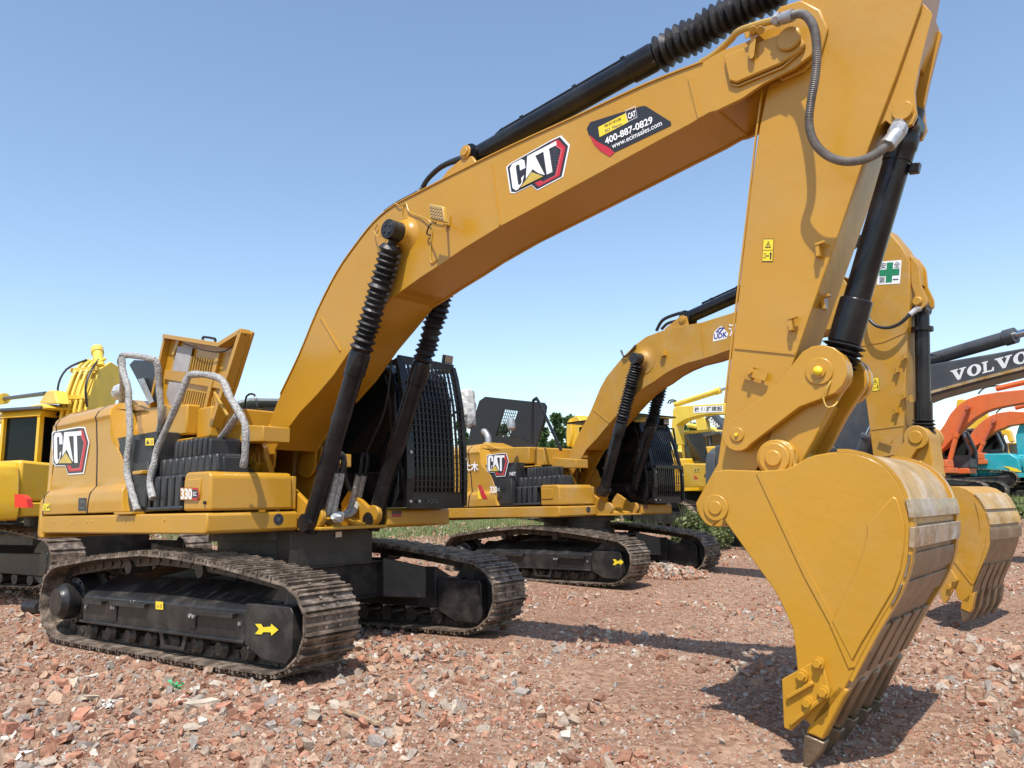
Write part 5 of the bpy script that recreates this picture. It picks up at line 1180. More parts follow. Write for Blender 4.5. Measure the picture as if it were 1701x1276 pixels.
# ================================================================== the second excavator, parked behind
S2 = .915
F = Fr((-.1, 6.95, .12), -13, S2)
root = thing('excavator', 'ochre excavator number 320 parked behind the largest one, black engine hood raised', 'excavator', (-.1, 6.95, .12), -13, k=S2)
rt = yaw_fn(13 - 7)
for sy in (-1, 1):
    track(root, min(sy * .995, sy * 1.595), max(sy * .995, sy * 1.595), TP, rt, mat=M['shoe'])
    fr_ = side_frame(root, sy, rt)
G = Fr((-.1, 6.95, .12), -7, S2)
D = Decal(*[rt(v) for v in on_y(G, -1.52, (1018, 939), (1036, 938), (1018, 929))]); D.poly([(.0, .05), (.17, .5), (0, .98), (.27, .97), (.36, .66), (.68, .72), (.70, .98), (1.0, .42), (.70, -.12), (.68, .2), (.36, .22), (.28, .0)], M['labely'], 0); D.build('arrow_marking', root)
carbody(root, rt)
upper_body(root, F, False)
PM = M['paint2']
z6 = lambda x, y: (880 + x / 2.9, 420 + y / 2.9)
zA = lambda x, y: (1320 + x / 2.835, 370 + y / 2.835)
top_px = [z6(*q) for q in ((190, 970), (232, 880), (290, 770), (340, 650), (368, 600), (400, 560), (450, 500), (500, 450), (560, 405), (640, 375), (720, 355), (830, 335), (990, 285))] + [(1300, 490), (1395, 455)]
low_px = [(1390, 545), (1300, 560)] + [z6(*q) for q in ((970, 465), (840, 510), (760, 530), (700, 555), (650, 583), (600, 620), (560, 643), (520, 675), (480, 716), (440, 760), (400, 805), (360, 850), (325, 893), (270, 950))]
yb = .29
tp_ = F.xz(top_px, -yb); lw_ = F.xz(low_px, -yb); tipn = ((tp_[-1][0] + lw_[0][0]) / 2 + .05, (tp_[-1][1] + lw_[0][1]) / 2)
b = B(); poly = tp_ + [(tipn[0] + .2, tipn[1] + .05)] + lw_ + [(.02, 1.85)]
for s_ in (-1, 1): b.prism(poly, s_ * yb, s_ * (yb - .03))
boom = b.build('boom', PM, root, bevel=.004)
sh = B(); plates(refine(tp_, 2), (-1, .012), yb - .03); plates(refine(lw_, 2), (-1, .012), yb - .03); sh.build('boom_cover_plate', PM, boom)
b = B(); seam(F, b, [z6(824, 338), z6(830, 420), z6(843, 508)], -yb); seam(F, b, [z6(305, 755), z6(383, 818)], -yb); seam(F, b, [z6(462, 500), z6(445, 545), z6(455, 600)], -yb, .012, .006)
b.build('weld_seam', PM, boom)
K = F.Y(1054.5, 595.5, -.54); K = (K[0], K[2]); b = B()
for s_ in (-1, 1): b.lathe((K[0], s_ * yb, K[1]), (K[0], s_ * .40, K[1]), [(0, .28), (.08, .28), (.1, .20), (.4, .15), (1, .12)], 28)
b.build('cylinder_boss', PM, boom)
b = B()
for s_ in (-1, 1): b.cyl((K[0], s_ * .38, K[1]), (K[0], s_ * .58, K[1]), .11, n=24)
b.build('pin', M['rubber'], boom, bevel=.006)
foot = F.xz([(1003, 815)], -.45)[0]
for s_ in (-1, 1):
    fx_ = np.array(foot); v_ = np.array(K) - fx_; L_ = np.linalg.norm(v_); v_ /= L_
    ram(F, root, 'boom_cylinder', tuple(fx_), tuple(fx_ + v_ * L_ * .52), tuple(fx_ + v_ * L_ * .96), K, s_ * .45, .10, 21, .13, sd=21 + s_)
a_ = F.xz([z6(765, 312)], 0)[0]; b_ = F.xz([(1290, 462)], 0)[0]; c_ = F.xz([(1380, 424)], 0)[0]; d_ = F.xz([(1430, 403)], 0)[0]
ram(F, root, 'arm_cylinder', a_, b_, c_, d_, 0, .12, 10, .14, sd=28)
b = B(); tb_ = F.xz([z6(*q) for q in ((655, 368), (690, 340), (735, 303), (760, 308), (768, 345))], -.12)
for s_ in (-1, 1): b.prism(tb_ + [(tb_[-1][0], tb_[-1][1] - .1), (tb_[0][0], tb_[0][1] - .1)], s_ * .12, s_ * .16); bp_ = F.Y(*z6(735, 322), -.16); boss(b, bp_[0], bp_[2], s_ * .16, s_, [.08, .05], .015)
b.build('arm_cylinder_bracket', PM, boom, bevel=.006)
b = B(); b.tube([F.Y(*z6(610, 376), 0), F.Y(*z6(640, 325), 0), F.Y(*z6(700, 298), 0), F.Y(*z6(750, 288), 0), F.Y(*z6(765, 300), 0)], .032, 8, 4)
b.tube([F.Y(*z6(635, 368), -.1), F.Y(*z6(665, 340), -.1), F.Y(*z6(720, 325), -.1)], .028, 8, 4)
b.tube([F.Y(*z6(510, 445), -.32), F.Y(*z6(480, 485), -.32), F.Y(*z6(455, 500), -.33), F.Y(*z6(440, 470), -.33)], .02, 6, 4); b.build('hose', M['hose'], boom)
c_ = F.Y(*z6(650, 487), -yb); B().obox(c_ + np.array([0, -.04, 0]), (.04, 0, .01), (0, .04, 0), (-.01, 0, .05)).build('lamp_bracket', PM, boom)
D = Decal(*on_y(F, -yb, z6(888, 418), z6(952, 405), z6(888, 392))); D.text('UDK', 0, 0, 1, 1, M['navy'], 3, bold=.03)
D.poly([(-.08, -.35), (.95, -.25), (1.08, .6), (.85, 1.3), (.62, 2.1), (.45, 2.15), (.05, 1.5), (-.05, .8)], M['white'], 0)
D.poly([(.1, 1.3), (.45, 2.0), (.58, 1.9), (.3, 1.4), (.42, 1.25), (.56, 1.55), (.7, 1.45), (.48, 1.05)], M['navy'], 2); D.poly([(.5, 1.75), (.66, 1.95), (.84, 1.75), (.7, 1.5)], M['navy'], 2); D.build('dealer_sticker', boom)
line_text(z6(962, 405), z6(1010, 393), z6(957, 345), '江', M['white'], 'owner_lettering', .02, yy=-yb, FF_=F)
# stick
ys = .19
sl = F.xz([zA(*q) for q in ((432, 30), (400, 120), (370, 230), (345, 340), (325, 460), (298, 565), (315, 700), (340, 870), (370, 1112))], -ys)
sr = F.xz([zA(*q) for q in ((508, 1090), (520, 800), (530, 520), (541, 400), (541, 183), (500, 110))], -ys)
stick = B().prism(sl + sr, -ys, ys).build('stick', PM, root, bevel=.01)
b = B(); seam(F, b, [zA(300, 582), zA(420, 560), zA(528, 512)], -ys, .02, .008); seam(F, b, [zA(362, 975), zA(430, 965), zA(512, 955)], -ys, .02, .008); b.build('weld_seam', PM, stick)
ep = F.xz([zA(*q) for q in ((545, 150), (578, 195), (585, 215), (592, 290), (622, 352), (622, 385), (600, 405), (570, 400), (560, 380), (566, 340), (548, 290))], -.15); b = B()
for s_ in (-1, 1): b.prism(ep, s_ * .15, s_ * .11)
ecc = F.Y(*zA(579, 371), -.15)
for s_ in (-1, 1): boss(b, ecc[0], ecc[2], s_ * .15, s_, [.07, .06], .02)
b.prism(F.xz([zA(*q) for q in ((545, 150), (580, 200), (588, 290), (545, 300))], -.1), -.11, .11)
b.build('cylinder_ear', PM, stick, bevel=.008)
b = B()
for q in ((492, 690), (488, 880), (528, 625), (526, 810), (556, 830)): c_ = F.Y(*zA(*q), -ys); b.obox(c_ + np.array([0, -.04, 0]), (.012, 0, 0), (0, .04, 0), (0, 0, .05)); b.obox(c_ + np.array([-.03, -.05, 0]), (.03, 0, 0), (0, .02, 0), (0, 0, .01))
c_ = F.Y(*zA(432, 1022), -ys); b.obox(c_ + np.array([0, -.05, 0]), (.09, 0, -.04), (0, .01, 0), (.012, 0, .03)); b.build('clip_bracket', PM, stick)
D = Decal(*on_y(F, -ys, zA(388, 293), zA(494, 287), zA(396, 184))); W = M['white']; Gn = M['green']; D.rect(0, 0, 1.02, 1, W, 0); D.rect(.38, .07, .66, .93, Gn, 1); D.rect(.07, .36, .96, .64, Gn, 2)
D.text('安', .10, .68, .36, .94, M['decalblack'], 3); D.text('全', .70, .68, .97, .94, M['decalblack'], 3); D.text('第', .08, .06, .35, .33, M['decalblack'], 3); D.rect(.70, .17, .95, .21, M['decalblack'], 3)
D.build('safety_first_sign', stick)
warn(F, stick, -ys, zA(366, 796), zA(402, 790), zA(360, 732))
b = B(); b.tube([F.Y(*zA(*q), y_) for q, y_ in (((345, 335), -.25), ((338, 400), -.3), ((350, 450), -.33), ((385, 485), -.35), ((440, 495), -.35), ((495, 475), -.33), ((540, 435), -.3), ((555, 420), -.25))], .026, 8, 4); b.build('hose', M['hose'], stick)
b = B(); b.cyl(F.Y(*zA(540, 436), -.3), F.Y(*zA(568, 412), -.22), .04, n=10); b.cyl(F.Y(*zA(565, 412), -.22), F.Y(*zA(590, 405), -.12), .045, n=8); b.build('hose_fitting', M['steel'], stick)
p2 = F.xz([zA(571, 1011)], -.28)[0]; ec = (ecc[0], ecc[2]); v_ = np.array(p2) - np.array(ec); L_ = np.linalg.norm(v_); v_ /= L_; ec_ = np.array(ec)
ram(F, root, 'bucket_cylinder', tuple(ec_ + v_ * .1), tuple(ec_ + v_ * L_ * .86), tuple(ec_ + v_ * L_ * .95), p2, 0, .10, 0, sd=4, pipe=False)
cy2 = [o for o in bpy.data.objects if o.name.startswith('bucket_cylinder')][-1]
B().lathe(A3(ec_ + v_ * L_ * .73), A3(ec_ + v_ * L_ * .87), [(0, .105), (.03, .122), (.97, .122), (1, .11)], 26).lathe(A3(ec_ + v_ * .36), A3(ec_ + v_ * .42), [(0, .15), (1, .15)], 20).build('cylinder_head', M['black'], cy2)
bell(A3(ec_ + v_ * L_ * .865), A3(ec_ + v_ * L_ * .965), .155, 4, 'bellows', cy2, sd=13)
p1 = F.xz([zA(500, 1120)], -.28)[0]; p3 = F.xz([zA(600, 1190)], -.28)[0]; b = B()
for s_ in (-1, 1): b.prism(plate_link(p1, p2, .12, .17, .7), s_ * .235, s_ * .29); boss(b, p2[0], p2[1], s_ * .29, s_, [.095], .02)
b.build('side_link', PM, root, bevel=.01)
B().prism(plate_link(p2, p3, .16, .14, .95), -.2, .2).build('bucket_link', PM, root, bevel=.01)
# bucket
yk = .58
back_px = [z7(*q) for q in ((890, 262), (920, 244), (950, 239), (980, 240), (1008, 248), (1030, 262), (1054, 285), (1075, 320), (1090, 358), (1097, 400), (1097, 436), (1090, 470), (1079, 500), (1065, 530), (1050, 565), (1035, 600), (1026, 640))]
backp = F.xz(back_px, -yk); cen = np.mean(backp, 0) - np.array([.25, 0])
frontp = F.xz([z7(*q) for q in ((1015, 668), (978, 655), (950, 560), (925, 500), (880, 400), (850, 340))], -yk)
b = B()
for s_ in (-1, 1): b.prism(backp + frontp, s_ * yk, s_ * (yk - .04))
bk = shell(backp[1:8], cen, .03, -yk + .035, yk - .035).build('bucket', M['paint2'], root); b.build('side_plate', PM, bk, bevel=.006)
shell(backp[7:], cen, .03, -yk + .035, yk - .035).build('bucket_floor', M['heel'], bk)
for t0, t1 in ((.28, .40), (.42, .50), (.52, .60)): shell(outset(sub(backp, t0, t1), .025), cen, .025, -yk - .01, yk + .01).build('wear_strip', M['wearpaint'] if t0 < .5 else M['heel'], bk, bevel=.003)
for k in range(5): y_ = -.46 + k * .23; shell(outset(sub(backp, .78, .99, 8), .02), cen, .02, y_ - .08, y_ + .08).build('heel_strip', M['heel'], bk)
b = B()
for s_ in (-1, 1): b.prism(F.xz([z7(*q) for q in ((1040, 295), (1062, 320), (1085, 400), (1075, 470), (1035, 590), (1008, 555), (1040, 480), (1060, 400), (1055, 350))], -yk), s_ * yk, s_ * (yk + .012))
b.build('side_wear_plate', PM, bk)
b = B(); b.bar(F.Y(*z7(945, 485), -yk), F.Y(*z7(1033, 597), -yk), .04, .02, up=(0, 1, 0)); b.build('weld_ridge', PM, bk)
cut = F.xz([z7(*q) for q in ((908, 600), (945, 528), (982, 585), (940, 665), (925, 668))], -yk)
for s_ in (-1, 1):
    sc_ = B().prism(cut, s_ * yk, s_ * (yk + .04)).build('side_cutter', PM, bk, bevel=.006); b = B()
    for q in ((943, 540), (925, 570), (972, 582), (952, 608)): c_ = F.Y(*z7(*q), -yk); b.cyl((c_[0], s_ * (yk + .04), c_[2]), (c_[0], s_ * (yk + .08), c_[2]), .03, n=8)
    b.build('bolt', PM, sc_)
ad = F.xz([z7(*q) for q in ((1040, 628), (1030, 690), (1022, 705), (986, 690), (990, 660), (1015, 640))], -yk); to = F.xz([z7(*q) for q in ((984, 688), (1024, 700), (1010, 725), (1000, 742), (990, 738))], -yk)
for k in range(5):
    y_ = -.53 + k * .265; a3 = B().loft([(x, y_ - .05, z) for x, z in ad], [(x, y_ + .05, z) for x, z in ad]).build('tooth_adapter', PM if k == 0 else M['heel'], bk, bevel=.01)
    B().loft([(x, y_ - .04, z) for x, z in to], [(x, y_ + .04, z) for x, z in to]).build('tooth', M['tooth'], a3, bevel=.01)
hq = F.xz([(1500, 770), (1530, 765), (1545, 800), (1540, 850), (1505, 830)], -.28); b = B()
for s_ in (-1, 1): b.prism(hq, s_ * .24, s_ * .30)
b.build('bucket_hinge', PM, bk, bevel=.01)

# ================================================================== machines further off
def far_tracks(root, rot, mat='shoe', s=1.0, fr='frameblack'):
    for sy in (-1, 1):
        track(root, min(sy * .95, sy * 1.5), max(sy * .95, sy * 1.5), TP, rot, mat=M[mat], full=False)
        b = B().loft([(-1.55, sy * 1.42, .25), (-1.55, sy * 1.42, .55), (-1.55, sy * 1.1, .72), (-1.55, sy * 1.1, .25)], [(2.1, sy * 1.42, .2), (2.1, sy * 1.42, .58), (2.1, sy * 1.1, .68), (2.1, sy * 1.1, .2)])
        o = b.move(rot).build('track_frame', M[fr], root, bevel=.02)
        for k in range(7): B().cyl((-1.4 + k * .5, sy * 1.1, .15), (-1.4 + k * .5, sy * 1.4, .15), .1, n=12).move(rot).build('track_roller', M['shoe_dark'], o)
        B().lathe((-1.98, sy * 1.1, .44), (-1.98, sy * 1.5, .44), [(0, .36), (.3, .36), (.31, .2), (1, .15)], 20).move(rot).build('drive_sprocket', M[fr], o)
        B().cyl((1.98, sy * 1.2, .44), (1.98, sy * 1.4, .44), .35, n=20).move(rot).build('idler_wheel', M[fr], o)
    B().box((-1, -1.1, .45), (1, 1.1, .85)).move(rot).build('carbody', M[fr], root)
    B().cyl((0, 0, .85), (0, 0, 1.2), .7).build('swing_bearing', M[fr], root)
def far_body(root, mat, rot=None, cabmat=None, glassm='glass2', cwmat=None, low=1.0, tall=1.0):
    rot0 = rot or (lambda v: v); P = M[mat]; sq = lambda k: (lambda v: rot0(np.array([v[0], v[1], 1.42 + (v[2] - 1.42) * (k if v[2] > 1.42 else 1)])))
    rot = sq(low)
    b = B().box((-2.4, -1.4, 1.18), (1.2, -.45, 1.40)); b.box((-2.4, .45, 1.18), (1.3, 1.4, 1.40)); b.box((-2.4, -.45, 1.18), (1.0, .45, 1.36)); b.move(rot).build('platform', P, root, bevel=.02)
    b = B().prism([(-2.45, 1.42), (-.6, 1.42), (-.7, 2.1), (-1.0, 2.35), (-2.45, 2.42)], -1.38, -.3); b.move(rot).build('side_door', P, root, bevel=.05)
    b = B().prism([(-2.45, 1.42), (-.7, 1.42), (-.7, 2.30), (-2.45, 2.40)], -.29, 1.38); b.move(rot).build('engine_cover', P, root, bevel=.05)
    b = B().prism([(-.55, 1.42), (.30, 1.42), (.30, 1.95), (-.55, 2.0)], -1.36, -.5); b.prism([(.32, 1.42), (1.1, 1.42), (1.1, 1.72), (.32, 1.75)], -1.36, -.6); b.move(rot).build('fuel_tank', P, root, bevel=.03)
    plan = [(-2.46, -1.42), (-2.9, -1.3), (-3.1, -.7), (-3.15, 0), (-3.1, .7), (-2.9, 1.3), (-2.46, 1.42)]
    vs = []; fs = []; n = len(plan)
    for z, k_ in ((1.12, .0), (1.3, -.03), (1.45, 0), (2.0, .02), (2.25, .06), (2.38, .18)):
        for x, y in plan: vs.append((x + (k_ if x < -2.5 else 0), y * (1 - k_ * .6), z))
    for i in range(5):
        for k in range(n): fs.append((i * n + k, i * n + (k + 1) % n, (i + 1) * n + (k + 1) % n, (i + 1) * n + k))
    fs += [tuple(range(n)), tuple(range(len(vs) - n, len(vs)))]
    B().add(vs, fs).move(rot).build('counterweight', M[cwmat or mat], root, bevel=.03, ang=50)
    cb_ = B(); cm = M[cabmat or mat]
    for y in (.5, 1.36):
        for (x0, z0), (x1, z1), w_ in (((-.28, 1.42), (-.28, 3.0), .12), ((1.34, 1.42), (1.40, 2.1), .09), ((1.40, 2.1), (1.15, 2.95), .08), ((.4, 1.42), (.4, 3.0), .07)): cb_.bar((x0, y, z0), (x1, y, z1), .06, w_, up=(1, 0, 0))
        cb_.box((-.3, y - .03, 1.42), (1.36, y + .03, 1.95))
    cb_.prism([(-.36, 2.94), (1.16, 2.94), (1.05, 3.03), (-.3, 3.06)], .45, 1.42); cb_.box((-.3, .5, 1.42), (1.36, 1.36, 1.5)); cb_.box((1.32, .5, 1.45), (1.38, 1.36, 1.80)); cb_.box((-.33, .5, 1.42), (-.27, 1.36, 2.0))
    rot = sq(tall); c = cb_.move(rot).build('cab', cm, root, bevel=.01)
    g = B().prism([(-.26, 1.9), (1.33, 1.8), (1.37, 2.1), (1.12, 2.95), (-.26, 2.95)], .515, 1.345); g.move(rot).build('window', M[glassm], c)
    return c
def far_boom(F, root, mat, top, low, yb=.26, name='boom', rot=None):
    o = B().prism(F.xz(top, -yb) + F.xz(low, -yb), -yb, yb)
    return (o.move(rot) if rot else o).build(name, M[mat], root, bevel=.03)
def far_ram(F, root, mat, a, b, c, y, r, name='boom_cylinder', rodm='chrome'):
    A_, B_, C_ = F.Y(*a, y), F.Y(*b, y), F.Y(*c, y)
    o = B().lathe(A_, B_, [(-.03, r), (0, r), (.88, r), (.89, r * 1.18), (1, r * 1.15)], 16).build(name, M[mat], root); B().cyl(B_, C_, r * .55, n=12).cyl(C_ + np.array([0, -r, 0]), C_ + np.array([0, r, 0]), r * .95, n=14).build('piston_rod', M[rodm], o)
    return o
z8 = lambda x, y: (1480 + x / 5.104, 600 + y / 5.104)
# --- two orange excavators at the right
def orange(u, depth, yaw, k, label, top, low, cyl, arm, name='excavator', dz=0):
    o_ = root_at(u, depth, dz); F_ = Fr(o_, yaw, k); r_ = thing(name, label, 'excavator', o_, yaw, group='orange excavators at the right edge', k=k)
    far_tracks(r_, lambda v: v, mat='shoe'); far_body(r_, 'orange', cabmat='dgrey', glassm='glass'); bo = far_boom(F_, r_, 'orange', top, low)
    for y in (-.42, .42): far_ram(F_, r_, 'orange', cyl[0], cyl[1], cyl[2], y, .10, rodm='red')
    far_ram(F_, r_, 'orange', arm[0], arm[1], arm[2], 0, .11, 'arm_cylinder')
    b = B(); b.tube([F_.Y(*q, 0) for q in arm[3]], .03, 6, 4); b.build('hose', M['hose'], bo)
    e = top[-1]; l0 = low[0]
    B().prism(F_.xz([(e[0] - 8, e[1] - 14), (e[0] + 12, e[1] - 10), (e[0] + 40, e[1] + 80), (e[0] + 28, e[1] + 84), (l0[0] - 10, l0[1] + 4)], -.2), -.2, .2).build('stick', M['orange'], r_, bevel=.03)
    return r_, F_
r1, F1 = orange(1549, 30, -12, .92, 'orange excavator with the higher boom of the two orange ones',
    [z8(*q) for q in ((335, 800), (340, 700), (370, 650), (400, 610), (450, 540), (500, 450), (560, 380), (640, 325), (740, 290), (900, 262), (1128, 240), (1500, 235))],
    [z8(*q) for q in ((1500, 330), (1128, 355), (960, 385), (870, 405), (800, 430), (700, 490), (620, 560), (540, 640), (450, 740), (360, 805))],
    (z8(478, 925), z8(560, 610), z8(650, 392)), (z8(905, 232), z8(1300, 140), z8(1450, 110), [z8(*q) for q in ((740, 278), (780, 235), (840, 215), (920, 208))]))
r2, F2 = orange(1612, 35, -12, .92, 'orange excavator with the lower boom, next to the turquoise excavator',
    [z8(*q) for q in ((655, 740), (662, 640), (690, 595), (720, 560), (760, 520), (800, 490), (850, 460), (900, 440), (1000, 425), (1128, 430), (1400, 450))],
    [z8(*q) for q in ((1400, 545), (1128, 530), (1000, 550), (900, 590), (820, 640), (750, 700), (685, 745))],
    (z8(680, 925), z8(790, 680), z8(872, 508)), (z8(1060, 395), z8(1250, 350), z8(1380, 330), [z8(*q) for q in ((890, 440), (930, 405), (980, 380), (1050, 370))]), dz=.2)
# --- turquoise excavator
o_ = root_at(1738, 33, -.3); F_ = Fr(o_, -12, .9); r_ = thing('excavator', 'turquoise excavator with a yellow swoosh on its side, cut by the right edge', 'excavator', o_, -12, k=.9)
far_tracks(r_, lambda v: v); far_body(r_, 'teal', cabmat='dgrey', glassm='glass')
far_boom(F_, r_, 'teal', [(1690, 760), (1687, 725), (1692, 708), (1703, 700), (1760, 690)], [(1760, 715), (1720, 725), (1706, 760)])
D = Decal(*on_y(F_, -1.40, (1643, 786), (1668, 786), (1643, 781))); D.text('WE150LE', 0, 0, 1, 1, M['white'], 1, bold=.03); D.build('model_number', r_)
D = Decal(*on_y(F_, -1.40, (1666, 786), (1700, 786), (1666, 774))); D.poly([(0, .95), (.3, .9), (.7, .6), (.95, .1), (.6, .2), (.35, .35), (.3, .6)], M['labely'], 0); D.build('swoosh', r_)
# --- dark grey excavator
o_ = root_at(1400, 17); F_ = Fr(o_, -24, 1.0); r_ = thing('excavator', 'dark grey excavator with VOLVO lettered in white along its boom', 'excavator', o_, -24)
far_tracks(r_, yaw_fn(14)); far_body(r_, 'dgrey', cabmat='dgrey')
bo = far_boom(F_, r_, 'dgrey', [zA(*q) for q in ((175, 1045), (200, 980), (240, 890), (280, 840), (325, 800), (450, 745), (630, 668), (850, 630), (1080, 590), (1400, 530))], [zA(*q) for q in ((1400, 620), (1080, 702), (850, 760), (630, 822), (480, 880), (400, 930), (340, 985), (300, 1090), (250, 1110))], .3)
b = B(); P_ = [F_.Y(*zA(*q), -.31) for q in ((632, 802), (850, 742), (1080, 684), (1390, 606))]
for p_, q_ in zip(P_, P_[1:]): b.bar(p_, q_, .05, .04, up=(0, 1, 0))
b.build('edge_band', M['wearpaint'], bo)
for y in (-.45, .45): far_ram(F_, r_, 'dgrey', zA(300, 1110), zA(345, 1000), zA(420, 850), y, .12)
far_ram(F_, r_, 'dgrey', zA(640, 645), zA(1040, 530), zA(1350, 445), 0, .13, 'arm_cylinder')
b = B(); b.tube([F_.Y(*zA(*q), -.1) for q in ((560, 700), (600, 640), (640, 625), (700, 630))], .03, 6, 4); b.build('hose', M['hose'], bo)
D = Decal(*on_y(F_, -.3, (1580, 634), (1712, 600.5), (1579, 616)))
def slab(D, ch, a, w_, mat):
    T_ = lambda pts: D.poly([(a + w_ * x, y) for x, y in pts], mat, 1)
    if ch == 'V': T_([(0, 1), (.5, 1), (.5, .88), (.38, .88), (.55, .35), (.70, .88), (.58, .88), (.58, 1), (1, 1), (1, .88), (.9, .88), (.60, 0), (.42, 0), (.1, .88), (0, .88)])
    if ch == 'L': T_([(0, 1), (.5, 1), (.5, .88), (.38, .88), (.38, .13), (.75, .13), (.85, .35), (.95, .35), (.95, 0), (0, 0), (0, .12), (.12, .12), (.12, .88), (0, .88)])
    if ch == 'O':
        n = 20; o = [(.5 + .5 * math.cos(t / n * 6.283), .5 + .52 * math.sin(t / n * 6.283)) for t in range(n)]; i_ = [(.5 + .2 * math.cos(t / n * 6.283), .5 + .38 * math.sin(t / n * 6.283)) for t in range(n)]
        D._put([(a + w_ * x, y) for x, y in o + i_], [(k, (k + 1) % n, n + (k + 1) % n, n + k) for k in range(n)], mat, 1)
x_ = 0
for ch, w_ in (('V', .21), ('O', .185), ('L', .155), ('V', .21), ('O', .185)): slab(D, ch, x_, w_, M['white']); x_ += w_ + .01
D.build('maker_lettering', bo)
# --- yellow excavator whose cab shows between the big bucket and the dark grey boom
o_ = root_at(1345, 21); r_ = thing('excavator', 'yellow excavator with dark cab windows, between the largest stick and the dark grey boom', 'excavator', o_, -20)
far_tracks(r_, lambda v: v); far_body(r_, 'yellow', glassm='glass')
B().prism([(0.1, 1.7), (.5, 2.3), (.95, 2.6), (1.3, 2.5), (1.0, 2.2), (.4, 1.5)], -.25, .25).build('boom', M['yellow'], r_, bevel=.03)
# --- yellow excavator seen from behind, right of the second machine's cab
zB = lambda x, y: (900 + x / 4.2525, 640 + y / 4.2525)
o_ = root_at(1150, 23.5, -.15); F_ = Fr(o_, -38, .95); r_ = thing('excavator', 'yellow excavator with a raised black engine cover, right of the cab of number 320', 'excavator', o_, -38, k=.95)
far_tracks(r_, lambda v: v); far_body(r_, 'yellow', cabmat='dgrey')
b = B(); Zp = [zB(*q) for q in ((1010, 350), (1025, 342), (1130, 340), (1142, 350), (1186, 545), (1175, 552), (1078, 552), (1068, 540))]; b.loft([F_.Y(*z_, -1.35) for z_ in Zp], [F_.Y(*z_, -1.30) for z_ in Zp]); b.build('engine_hood', M['black'], r_)
b = B(); Zp = [zB(*q) for q in ((1002, 560), (1012, 553), (1182, 556), (1186, 720), (1000, 722), (1002, 690))]; b.loft([F_.Y(*z_, -1.46) for z_ in Zp], [F_.Y(*z_, -1.2) for z_ in Zp]); sp_ = b.build('side_door', M['yellow'], r_, bevel=.03)
D = Decal(*on_y(F_, -1.463, zB(1148, 652), zB(1182, 650), zB(1148, 626))); D.text('KO', 0, 0, 1, 1, M['decalblack'], 0, bold=.03); D.build('maker_lettering', sp_)
D = Decal(*on_y(F_, -1.463, zB(1076, 664), zB(1102, 662), zB(1076, 638))); D.poly([(0, 0), (1, 0), (.8, .6), (.1, 1)], M['reflector'], 0); D.build('reflector', sp_)
D = Decal(*on_y(F_, -1.463, zB(1072, 612), zB(1118, 610), zB(1072, 584))); D.rect(0, 0, 1, 1, M['lemon'], 0); D.poly([(.15, .2), (.45, .2), (.3, .8)], M['decalblack'], 1); D.rect(.6, .3, .85, .7, M['decalblack'], 1); D.build('warning_label', sp_)
# its neighbours behind: a boom with painted characters, another below it, and a dark boom lettered SANY
def boom_only(u, depth, yaw, mat, label, polys, cyls=(), name='excavator', group=None, gp=None, extra=None, body=True):
    o_ = root_at(u, depth); F_ = Fr(o_, yaw); r_ = thing(name, label, 'excavator', o_, yaw, group=group)
    bo = None
    for nm, pts, w_ in polys:
        q = B().prism(F_.xz(pts, -w_), -w_, w_).build(nm, M[mat], r_, bevel=.03); bo = bo or q
    for a, b_, c, m_ in cyls: far_ram(F_, r_, m_, a, b_, c, 0, .11, 'arm_cylinder')
    if body: far_tracks(r_, lambda v: v); far_body(r_, mat)
    return F_, r_, bo
F_, r_, bo = boom_only(1135, 30, -14, 'lemon', 'yellow excavator whose boom carries black painted characters on a white strip', [('boom', [zB(*q) for q in ((905, 420), (925, 170), (945, 150), (1275, 128), (1700, 120), (1700, 215), (1290, 208), (1190, 205), (1100, 218), (1010, 245), (950, 280), (960, 420))], .25)], [(zB(950, 135), zB(1262, 36), zB(1450, -20), 'lemon')])
D = Decal(*on_y(F_, -.255, zB(1072, 197), zB(1282, 188), zB(1072, 152))); D.rect(0, 0, 1, 1, M['white'], 0); D.text('株 伊藤建設', .03, .12, .97, .92, M['decalblack'], 1, bold=.02); D.build('owner_lettering', bo)
b = B(); b.tube([F_.Y(*zB(*q), 0) for q in ((890, 130), (900, 110), (925, 104), (950, 112))], .03, 6, 4); b.tube([F_.Y(*zB(*q), .1) for q in ((905, 130), (915, 118), (940, 118))], .03, 6, 4); b.build('hose', M['hose'], bo)
F_, r_, bo = boom_only(1190, 38, -14, 'lemon', 'yellow excavator with its boom lowest, below the boom with painted characters', [('boom', [zB(*q) for q in ((960, 470), (965, 335), (1000, 322), (1250, 318), (1500, 320), (1500, 420), (1250, 404), (1155, 392), (1060, 400), (1010, 480))], .25)], [(zB(1040, 282), zB(1240, 318), zB(1400, 345), 'lemon')])
D = Decal(*on_y(F_, -.255, zB(1152, 382), zB(1252, 384), zB(1152, 354))); D.text('FR874-1C.4', 0, 0, 1, 1, M['decalblack'], 1); D.build('painted_number', bo)
F_, r_, bo = boom_only(1188, 34, -14, 'lemon', 'yellow excavator with a dark arm lettered SANY', [('boom', [zB(*q) for q in ((1085, 235), (1110, 225), (1150, 228), (1160, 330), (1130, 345), (1095, 330))], .2)], ())
q = B().prism(F_.xz([zB(*q) for q in ((1150, 215), (1215, 205), (1290, 300), (1290, 340), (1240, 310))], -.2), -.2, .2).build('stick', M['dgrey'], r_)
D = Decal(*on_y(F_, -.205, zB(1176, 244), zB(1238, 312), zB(1196, 222))); D.text('SANY', 0, 0, 1, 1, M['white'], 0, bold=.04); D.build('maker_lettering', q)
